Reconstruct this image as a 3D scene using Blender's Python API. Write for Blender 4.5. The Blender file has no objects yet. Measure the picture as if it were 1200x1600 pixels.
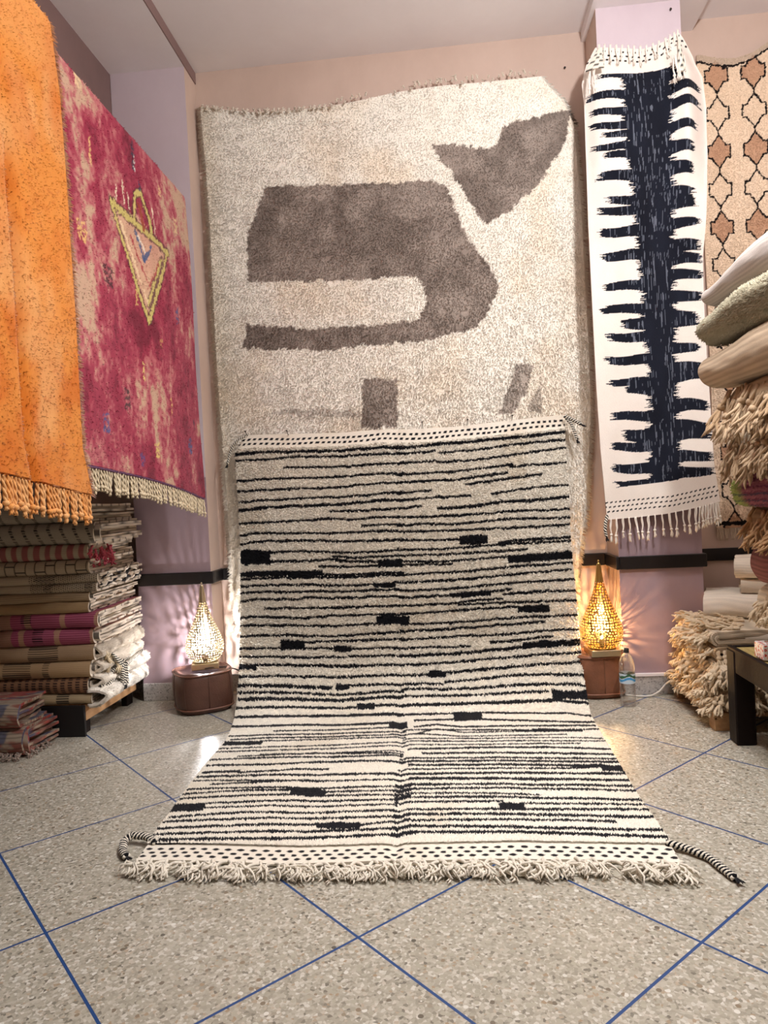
# Rug shop interior: real-unit scene (metres). Camera stands at the origin, 1.25 m up; +Y runs to the back wall.
import bpy, math, random
import numpy as np
from mathutils import Vector, Matrix
PI = math.pi
random.seed(7)
C = bpy.context.scene.collection
scene = bpy.context.scene

# ------------------------------------------------------------------ helpers
def lin(r, g, b):
    f = lambda c: (c/255/12.92 if c/255 <= .04045 else ((c/255+.055)/1.055)**2.4)
    return np.array([f(r), f(g), f(b)])
def _hash(i, j, s):
    n = (i.astype(np.int64)*374761393 + j.astype(np.int64)*668265263 + int(s)*982451653) & 0xffffffff
    n = ((n ^ (n >> 13))*1274126177) & 0xffffffff
    return ((n ^ (n >> 16)) & 0xffff)/65535.0
def vn(x, y, s=0):                      # smooth value noise, 0..1
    x = np.asarray(x, float); y = np.asarray(y, float)
    x, y = np.broadcast_arrays(x, y)
    i = np.floor(x); j = np.floor(y); a = x-i; b = y-j
    a = a*a*(3-2*a); b = b*b*(3-2*b)
    return ((_hash(i, j, s)*(1-a)+_hash(i+1, j, s)*a)*(1-b) + (_hash(i, j+1, s)*(1-a)+_hash(i+1, j+1, s)*a)*b)
def fbm(x, y, s=0, o=3):
    v = 0; w = .5; t = 0
    for k in range(o):
        v = v + w*vn(np.asarray(x)*2**k, np.asarray(y)*2**k, s+k*17); t += w; w *= .5
    return v/t
def ss(a, b, x): t = np.clip((x-a)/(b-a), 0, 1); return t*t*(3-2*t)
def worley(x, y, s=0):                  # distances to the nearest and second nearest scattered point
    x = np.asarray(x, float); y = np.asarray(y, float); i0 = np.floor(x); j0 = np.floor(y)
    f1 = np.full(x.shape, 9.); f2 = np.full(x.shape, 9.)
    for a in (-1, 0, 1):
        for b in (-1, 0, 1):
            i = i0+a; j = j0+b; d = np.hypot(i+_hash(i, j, s)-x, j+_hash(i, j, s+1)-y)
            f2 = np.minimum(f2, np.maximum(f1, d)); f1 = np.minimum(f1, d)
    return f1, f2
def clumps(x, y, s, lo=0, hi=.4):       # 0 in the partings between clumps of wool, 1 on the clumps
    wx = x+(fbm(x*.7, y*.7, s+5)-.5)*1.2; wy = y+(fbm(x*.7, y*.7, s+6)-.5)*1.2
    f1, f2 = worley(wx, wy, s); return ss(lo, hi, f2-f1)
def interp(x, tab, i=0, j=1):
    t = sorted(tab, key=lambda q: q[i]); return np.interp(x, [q[i] for q in t], [q[j] for q in t])
def mixc(a, b, m): m = np.asarray(m)[..., None]; return np.asarray(a)*(1-m)+np.asarray(b)*m
def in_poly(x, y, poly):
    r = np.zeros(np.shape(x), bool); n = len(poly)
    for i in range(n):
        x1, y1 = poly[i]; x2, y2 = poly[(i+1) % n]
        if y1 == y2: continue
        r ^= ((y1 > y) != (y2 > y)) & (x < (x2-x1)*(y-y1)/(y2-y1)+x1)
    return r
def seg_d(x, y, a, b):
    ax, ay = a; bx, by = b; dx, dy = bx-ax, by-ay; L = dx*dx+dy*dy+1e-12
    t = np.clip(((x-ax)*dx+(y-ay)*dy)/L, 0, 1)
    return np.hypot(x-ax-t*dx, y-ay-t*dy)

class MB:
    def __init__(s): s.v = []; s.c = []; s.nn = []; s.q = []; s.t = []; s.n = 0
    def add(s, v, quads=None, tris=None, col=(1, 1, 1), nrm=None):
        v = np.asarray(v, float).reshape(-1, 3); s.v.append(v); s.nn.append(np.zeros_like(v) if nrm is None else nrm)
        c = np.asarray(col, float)
        s.c.append(np.broadcast_to(c, v.shape) if c.ndim == 1 else c.reshape(-1, 3))
        if quads is not None and len(quads): s.q.append(np.asarray(quads, np.int64).reshape(-1, 4)+s.n)
        if tris is not None and len(tris): s.t.append(np.asarray(tris, np.int64).reshape(-1, 3)+s.n)
        s.n += len(v)
    def mesh(s, name, mat, smooth=True):
        me = bpy.data.meshes.new(name); v = np.concatenate(s.v)
        q = np.concatenate(s.q) if s.q else np.zeros((0, 4), np.int64)
        t = np.concatenate(s.t) if s.t else np.zeros((0, 3), np.int64)
        me.vertices.add(len(v)); me.vertices.foreach_set('co', v.astype(np.float32).ravel())
        me.loops.add(len(q)*4+len(t)*3); me.polygons.add(len(q)+len(t))
        me.loops.foreach_set('vertex_index', np.concatenate([q.ravel(), t.ravel()]).astype(np.int32))
        st = np.concatenate([np.arange(len(q))*4, len(q)*4+np.arange(len(t))*3]).astype(np.int32)
        me.polygons.foreach_set('loop_start', st)
        me.polygons.foreach_set('use_smooth', np.full(len(st), smooth))
        me.update(calc_edges=True); me.validate()
        nn = np.concatenate(s.nn)
        if np.any(nn): me.normals_split_custom_set_from_vertices(nn.astype(np.float32))
        a = me.attributes.new('Col', 'FLOAT_COLOR', 'POINT')
        c = np.concatenate(s.c); a.data.foreach_set('color', np.c_[c, np.ones(len(c))].astype(np.float32).ravel())
        me.materials.append(mat)
        return me
    def obj(s, name, mat, parent=None, smooth=True, loc=None):
        return link(name, s.mesh(name, mat, smooth), parent, loc)
def link(name, me, parent=None, loc=None, rot=None):
    o = bpy.data.objects.new(name, me); C.objects.link(o)
    if parent is not None: o.parent = parent
    if loc is not None: o.location = loc
    if rot is not None: o.rotation_euler = rot
    return o
def tag(o, label, cat, group=None):
    o['label'] = label; o['category'] = cat
    if group: o['group'] = group
    return o
def empty(name, loc, label, cat, group=None, rz=0):
    o = bpy.data.objects.new(name, None); C.objects.link(o); o.location = loc; o.rotation_euler = (0, 0, rz)
    o.empty_display_size = .05
    return tag(o, label, cat, group)

def grid_faces(h, w, closed_w=False, flip=False):
    i = np.arange(h-1)[:, None]; j = np.arange(w if closed_w else w-1)[None, :]; j2 = (j+1) % w
    f = np.stack([i*w+j, i*w+j2, (i+1)*w+j2, (i+1)*w+j], -1).reshape(-1, 4)
    return f[:, ::-1] if flip else f
def normals(P):
    du = np.gradient(P, axis=1); dv = np.gradient(P, axis=0)
    n = np.cross(du, dv); n /= np.linalg.norm(n, axis=-1, keepdims=True)+1e-12
    return n
def sheet(mb, P, th, col, side=1, backcol=None):
    """a sheet of cloth: front grid P, back grid th behind it, closed along its rim"""
    h, w = P.shape[:2]; N = normals(P)*side; B = P-N*th
    mb.add(P, grid_faces(h, w, flip=side < 0), col=col)
    mb.add(B, grid_faces(h, w, flip=side > 0), col=backcol if backcol is not None else col)
    rim = np.concatenate([np.arange(w), np.arange(1, h)*w+w-1, (h-1)*w+np.arange(w-2, -1, -1), np.arange(h-2, 0, -1)*w])
    k = len(rim); R = np.concatenate([P.reshape(-1, 3)[rim], B.reshape(-1, 3)[rim]])
    a = np.arange(k); b = (a+1) % k
    cc = np.broadcast_to(np.asarray(col, float).reshape(-1, 3) if np.ndim(col) > 1 else np.asarray(col, float), (h*w, 3))[rim]
    mb.add(R, np.stack([a, a+k, b+k, b], -1) if side > 0 else np.stack([a, b, b+k, a+k], -1), col=np.concatenate([cc, cc]))
    return N
def tufts(mb, P, N, col, ln, wd, droop, jit, seed, nb=.5):
    """wool pile: one small pointed tuft (three sides) per point"""
    r = np.random.default_rng(seed); n = len(P); jit = np.broadcast_to(np.asarray(jit, float).reshape(-1, 1), (n, 1))
    ln = ln*(.7+.6*r.random(n))[:, None]
    up = np.array([0, 0, 1.]); D = N+np.array(droop)+jit*(r.random((n, 3))-.5)
    D /= np.linalg.norm(D, axis=1, keepdims=True)
    T = np.cross(D, up+.01); T /= np.linalg.norm(T, axis=1, keepdims=True)+1e-9; Bn = np.cross(D, T)
    a0 = r.random(n)*2*PI; V = []; NN = []; N = N/(np.linalg.norm(N, axis=1, keepdims=True)+1e-9)
    for k in range(3):
        a = a0+k*2*PI/3
        rad = np.cos(a)[:, None]*T+np.sin(a)[:, None]*Bn; V.append(P+rad*wd); NN.append(D*.6+rad*.8+N*nb)
    tip = P+D*ln+(np.cos(a0)[:, None]*T+np.sin(a0)[:, None]*Bn)*wd*.7
    NN.append(D*.8+N*nb); NN = np.stack(NN, 1).reshape(-1, 3); NN /= np.linalg.norm(NN, axis=1, keepdims=True)+1e-9
    V.append(tip); V = np.stack(V, 1).reshape(-1, 3)
    b = np.arange(n)[:, None]*4
    t = np.concatenate([b+[0, 1, 3], b+[1, 2, 3], b+[2, 0, 3]])
    mb.add(V, tris=t, col=np.repeat(col, 4, axis=0), nrm=NN)
def tube(mb, path, rad, k=6, col=(1, 1, 1), cap=True, flat=1.0):
    p = np.asarray(path, float); n = len(p); rad = np.broadcast_to(np.asarray(rad, float), (n,))
    d = np.gradient(p, axis=0); d /= np.linalg.norm(d, axis=1, keepdims=True)+1e-12
    ref = np.array([0, 0, 1.]) if abs(d[0, 2]) < .8 else np.array([1., 0, 0])
    U = []; u = np.cross(d[0], ref); u /= np.linalg.norm(u)
    for i in range(n):
        u = u-d[i]*np.dot(u, d[i]); u /= np.linalg.norm(u)+1e-12; U.append(u)
    U = np.array(U); W = np.cross(d, U); a = np.arange(k)*2*PI/k
    V = p[:, None]+rad[:, None, None]*(np.cos(a)[None, :, None]*U[:, None]+flat*np.sin(a)[None, :, None]*W[:, None])
    f = grid_faces(n, k, True); V = V.reshape(-1, 3); tr = []
    if cap:
        V = np.concatenate([V, p[:1], p[-1:]])
        for j in range(k):
            tr.append((n*k, (j+1) % k, j)); tr.append((n*k+1, (n-1)*k+j, (n-1)*k+(j+1) % k))
    c = np.asarray(col, float)
    if c.ndim == 2: c = np.concatenate([np.repeat(c, k, axis=0)]+([c[:1], c[-1:]] if cap else []))
    mb.add(V, f, tr, c)
def lathe(mb, prof, seg=48, col=(1, 1, 1), c=(0, 0, 0)):
    p = np.asarray(prof, float); a = np.arange(seg)*2*PI/seg
    V = np.stack([p[:, :1]*np.cos(a), p[:, :1]*np.sin(a), np.repeat(p[:, 1:2], seg, 1)], -1)+np.array(c)
    mb.add(V, grid_faces(len(p), seg, True), col=col)
def box(mb, x0, x1, y0, y1, z0, z1, col=(1, 1, 1), bev=0.0):
    if bev <= 0:
        v = [(x, y, z) for x in (x0, x1) for y in (y0, y1) for z in (z0, z1)]
        mb.add(v, [(0, 1, 3, 2), (4, 6, 7, 5), (0, 4, 5, 1), (2, 3, 7, 6), (0, 2, 6, 4), (1, 5, 7, 3)], col=col); return
    b = bev; rings = []
    def ring(z, i):
        return [(x0+i, y0+b, z), (x0+b, y0+i, z), (x1-b, y0+i, z), (x1-i, y0+b, z), (x1-i, y1-b, z), (x1-b, y1-i, z), (x0+b, y1-i, z), (x0+i, y1-b, z)]
    V = ring(z0, b*.9)+ring(z0+b, 0)+ring(z1-b, 0)+ring(z1, b*.9)
    f = [tuple(x) for x in grid_faces(4, 8, True)]
    f += [(3, 2, 1, 0), (7, 6, 5, 4), (7, 4, 3, 0), (24, 25, 26, 27), (28, 29, 30, 31), (24, 27, 28, 31)]
    mb.add(V, f, col=col)

# ------------------------------------------------------------------ materials
class NT:
    def __init__(s, name):
        s.m = bpy.data.materials.new(name); s.m.use_nodes = True; s.t = s.m.node_tree; s.t.nodes.clear()
        s.out = s.n('ShaderNodeOutputMaterial'); s.b = s.n('ShaderNodeBsdfPrincipled'); s.l(s.b.outputs[0], s.out.inputs[0])
    def n(s, ty, **k):
        o = s.t.nodes.new(ty)
        for a, v in k.items(): setattr(o, a, v)
        return o
    def l(s, a, b): s.t.links.new(a, b)
    def mth(s, op, a, b=None, c=None):
        o = s.n('ShaderNodeMath', operation=op)
        for i, x in enumerate((a, b, c)):
            if x is None: continue
            if isinstance(x, (int, float)): o.inputs[i].default_value = x
            else: s.l(x, o.inputs[i])
        return o.outputs[0]
    def mix(s, f, a, b, blend='MIX'):
        o = s.n('ShaderNodeMix', data_type='RGBA', blend_type=blend)
        for i, x in ((0, f), (6, a), (7, b)):
            if isinstance(x, (int, float)): o.inputs[i].default_value = x
            elif isinstance(x, (tuple, list, np.ndarray)): o.inputs[i].default_value = tuple(x)[:3]+(1,)
            else: s.l(x, o.inputs[i])
        return o.outputs[2]
    def noise(s, sc, det=3, vec=None, rough=.55, w='3D'):
        o = s.n('ShaderNodeTexNoise'); o.inputs['Scale'].default_value = sc; o.inputs['Detail'].default_value = det
        o.inputs['Roughness'].default_value = rough
        if vec is not None: s.l(vec, o.inputs['Vector'])
        return o
    def coord(s, k='Object', scale=None):
        o = s.n('ShaderNodeTexCoord').outputs[k]
        if scale is None: return o
        m = s.n('ShaderNodeMapping'); m.inputs['Scale'].default_value = scale; s.l(o, m.inputs[0]); return m.outputs[0]
    def ramp(s, f, stops):
        o = s.n('ShaderNodeValToRGB'); e = o.color_ramp.elements
        while len(e) < len(stops): e.new(.5)
        for i, (p, c) in enumerate(stops): e[i].position = p; e[i].color = tuple(c)[:3]+(1,)
        s.l(f, o.inputs[0]); return o.outputs[0]
    def bump(s, h, st, d, nrm=None):
        o = s.n('ShaderNodeBump'); o.inputs['Strength'].default_value = st; o.inputs['Distance'].default_value = d
        s.l(h, o.inputs['Height'])
        if nrm is not None: s.l(nrm, o.inputs['Normal'])
        s.l(o.outputs[0], s.b.inputs['Normal']); return o.outputs[0]
    def set(s, **k):
        for a, v in k.items():
            i = s.b.inputs[a.replace('_', ' ')]
            i.default_value = v if not isinstance(v, (tuple, list, np.ndarray)) else tuple(v)[:3]+(1,)
def m_fibre(name, var=.18, nsc=120, bump=.5, bd=.004, rough=.95, sheen=.15, ribs=None):
    t = NT(name); co = t.coord()
    a = t.n('ShaderNodeAttribute', attribute_name='Col').outputs[0]
    nz = t.noise(nsc, 4, co); lo = t.noise(9, 3, co)
    f = t.mth('ADD', t.mth('MULTIPLY', t.mth('SUBTRACT', nz.outputs[0], .5), var*2), t.mth('ADD', 1.0, t.mth('MULTIPLY', t.mth('SUBTRACT', lo.outputs[0], .5), var)))
    v = t.n('ShaderNodeVectorMath', operation='SCALE'); t.l(a, v.inputs[0]); t.l(f, v.inputs['Scale'])
    t.l(v.outputs[0], t.b.inputs['Base Color']); t.set(Roughness=rough, Sheen_Weight=sheen, Specular_IOR_Level=.1)
    if bump: t.bump(nz.outputs[0], bump, bd)
    return t.m
def m_plain(name, c, rough=.5, metal=0, bump=0, bsc=60, var=0, spec=.5):
    t = NT(name); co = t.coord()
    t.set(Base_Color=c, Roughness=rough, Metallic=metal, Specular_IOR_Level=spec)
    if bump or var:
        nz = t.noise(bsc, 4, co)
        if bump: t.bump(nz.outputs[0], bump, .004)
        if var: t.l(t.mix(nz.outputs[0], np.array(c)*(1-var), np.array(c)*(1+var)), t.b.inputs['Base Color'])
    return t.m
def m_paint(name, c, c2, rough=.55):
    t = NT(name); co = t.coord(scale=(1, 1, .6)); nz = t.noise(2.2, 6, co, .65); n2 = t.noise(45, 3, co)
    f = t.ramp(nz.outputs[0], [(.32, (0, 0, 0)), (.7, (1, 1, 1))])
    t.l(t.mix(f, c, c2), t.b.inputs['Base Color']); t.set(Roughness=rough, Specular_IOR_Level=.25); t.bump(n2.outputs[0], .12, .003)
    return t.m
M = {}
M['wool'] = m_fibre('wool_pile', .10, 160, 0)
M['weave'] = m_fibre('flat_weave', .10, 260, .5, .003, sheen=.05)
M['yarn'] = m_fibre('cotton_yarn', .12, 200, .3, .002)
M['leather'] = None
M['peach'] = m_paint('peach_wall_paint', lin(198, 174, 159), lin(210, 187, 172))
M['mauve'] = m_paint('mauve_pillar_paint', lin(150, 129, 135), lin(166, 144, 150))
M['mauve_lit'] = m_paint('mauve_paint_lit', lin(200, 184, 190), lin(210, 195, 200))  # same mauve paint, brighter light on the upper pillars put into its colour
M['ceil'] = m_paint('ceiling_paint', lin(232, 226, 226), lin(238, 233, 233))
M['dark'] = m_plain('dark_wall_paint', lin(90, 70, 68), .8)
M['rail'] = m_plain('black_varnish', lin(22, 19, 20), .35, bump=.1)
M['darkwood'] = m_plain('dark_stained_wood', lin(22, 14, 12), .6, spec=.15, bump=.3, bsc=30, var=.4)
M['board'] = m_plain('black_board', lin(14, 13, 15), .6)
M['brass'] = m_plain('brass', lin(208, 172, 100), .30, 1.0, .1, 90)
M['pale_brass'] = m_plain('pale_brass', lin(206, 192, 160), .32, 1.0, .1, 90)
M['beam'] = m_paint('dull_mauve_paint', lin(126, 102, 98), lin(138, 112, 108))
M['steel'] = m_plain('nail_steel', lin(60, 55, 52), .4, .8)
M['cable'] = m_plain('cable_sheath', lin(205, 200, 190), .5)
M['cable_dark'] = m_plain('dark_cable_sheath', lin(40, 34, 34), .5)
M['tape'] = m_plain('printed_card', lin(235, 235, 235), .4)
def m_wood(name, c1, c2, axis=(30, 3, 30)):
    t = NT(name); nz = t.noise(1.0, 5, t.coord(scale=axis), .6)
    t.l(t.ramp(nz.outputs[0], [(.3, c1), (.7, c2)]), t.b.inputs['Base Color']); t.set(Roughness=.55); t.bump(nz.outputs[0], .2, .004); return t.m
M['pine'] = m_wood('pine_wood', lin(150, 110, 72), lin(190, 150, 104))
M['straw'] = m_wood('woven_straw', lin(150, 128, 74), lin(196, 176, 112), (60, 12, 60))
def m_leather():
    t = NT('brown_leather'); co = t.coord(); a = t.n('ShaderNodeAttribute', attribute_name='Col').outputs[0]
    nz = t.noise(14, 5, co, .6); n2 = t.noise(140, 2, co)
    f = t.mth('ADD', .65, t.mth('MULTIPLY', nz.outputs[0], .7))
    v = t.n('ShaderNodeVectorMath', operation='SCALE'); t.l(a, v.inputs[0]); t.l(f, v.inputs['Scale'])
    t.l(v.outputs[0], t.b.inputs['Base Color']); t.set(Roughness=.42, Specular_IOR_Level=.5)
    h = t.mth('ADD', nz.outputs[0], t.mth('MULTIPLY', n2.outputs[0], .25)); t.bump(h, .5, .01); return t.m
M['leather'] = m_leather()
def m_attr(name, rough=.5):
    t = NT(name); t.l(t.n('ShaderNodeAttribute', attribute_name='Col').outputs[0], t.b.inputs['Base Color']); t.set(Roughness=rough); return t.m
M['print'] = m_attr('printed_surface', .4)
def m_emit(name, c, s):
    t = NT(name); t.set(Base_Color=c, Emission_Color=c, Emission_Strength=s); return t.m
def m_plastic():
    t = NT('clear_plastic'); tr = t.n('ShaderNodeBsdfTransparent'); gl = t.n('ShaderNodeBsdfGlossy'); gl.inputs['Roughness'].default_value = .07; di = t.n('ShaderNodeBsdfTranslucent'); di.inputs[0].default_value = (.9, .92, .92, 1)
    lw = t.n('ShaderNodeLayerWeight'); lw.inputs[0].default_value = .32; a = t.n('ShaderNodeMixShader'); a.inputs[0].default_value = .35; t.l(gl.outputs[0], a.inputs[1]); t.l(di.outputs[0], a.inputs[2])
    b = t.n('ShaderNodeMixShader'); t.l(t.mth('ADD', .06, t.mth('MULTIPLY', lw.outputs['Facing'], .55)), b.inputs[0]); t.l(tr.outputs[0], b.inputs[1]); t.l(a.outputs[0], b.inputs[2]); t.l(b.outputs[0], t.out.inputs[0]); return t.m
M['clear'] = m_plastic()
def m_floor():
    t = NT('terrazzo'); co = t.coord()
    vo = t.n('ShaderNodeTexVoronoi', feature='F1'); vo.inputs['Scale'].default_value = 115; t.l(co, vo.inputs['Vector'])
    ve = t.n('ShaderNodeTexVoronoi', feature='F1'); ve.inputs['Scale'].default_value = 58; t.l(co, ve.inputs['Vector'])
    sp = t.n('ShaderNodeSeparateColor'); t.l(vo.outputs['Color'], sp.inputs[0])
    s2 = t.n('ShaderNodeSeparateColor'); t.l(ve.outputs['Color'], s2.inputs[0])
    c1 = t.ramp(sp.outputs[0], [(0, lin(105, 100, 89)), (.08, lin(146, 141, 126)), (.4, lin(166, 160, 145)), (.72, lin(181, 175, 160)), (.9, lin(207, 204, 193)), (1, lin(155, 133, 105))])
    c2 = t.ramp(s2.outputs[1], [(0, lin(76, 72, 65)), (.05, lin(133, 116, 94)), (.12, lin(159, 154, 138)), (.88, lin(172, 167, 150)), (.95, lin(216, 214, 204))])
    e1 = t.mth('LESS_THAN', ve.outputs['Distance'], .42)
    sel = t.mth('MULTIPLY', e1, t.mth('GREATER_THAN', s2.outputs[0], .55))
    c = t.mix(sel, c1, c2)
    lo = t.noise(1.6, 3, co)
    c = t.mix(t.mth('MULTIPLY', lo.outputs[0], .28), c, lin(152, 146, 130))
    xyz = t.n('ShaderNodeSeparateXYZ'); t.l(co, xyz.inputs[0])
    ms = None
    for nx, ny, off, sp_ in ((.7160, .6981, .494, .6713), (-.6981, .7160, .9825, .668)):
        d = t.mth('ADD', t.mth('MULTIPLY', xyz.outputs[0], nx), t.mth('MULTIPLY', xyz.outputs[1], ny))
        fr = t.mth('FRACT', t.mth('ADD', t.mth('DIVIDE', t.mth('SUBTRACT', d, off), sp_), 50.5))
        ab = t.mth('MULTIPLY', t.mth('ABSOLUTE', t.mth('SUBTRACT', fr, .5)), sp_)
        m = t.mth('LESS_THAN', ab, .0043)
        ms = m if ms is None else t.mth('MAXIMUM', ms, m)
    c = t.mix(ms, c, lin(36, 70, 122))
    t.l(c, t.b.inputs['Base Color'])
    nz = t.noise(30, 3, co); r = t.mth('ADD', .26, t.mth('MULTIPLY', nz.outputs[0], .22)); t.l(r, t.b.inputs['Roughness'])
    t.set(Specular_IOR_Level=.45); t.bump(nz.outputs[0], .05, .004); return t.m
M['floor'] = m_floor()
def m_base():
    t = NT('skirting_stone'); co = t.coord(); vo = t.n('ShaderNodeTexVoronoi'); vo.inputs['Scale'].default_value = 120; t.l(co, vo.inputs['Vector'])
    sp = t.n('ShaderNodeSeparateColor'); t.l(vo.outputs['Color'], sp.inputs[0])
    t.l(t.ramp(sp.outputs[0], [(0, lin(120, 116, 114)), (.2, lin(168, 164, 160)), (1, lin(188, 184, 180))]), t.b.inputs['Base Color']); t.set(Roughness=.4); return t.m
M['skirt'] = m_base()
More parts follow.
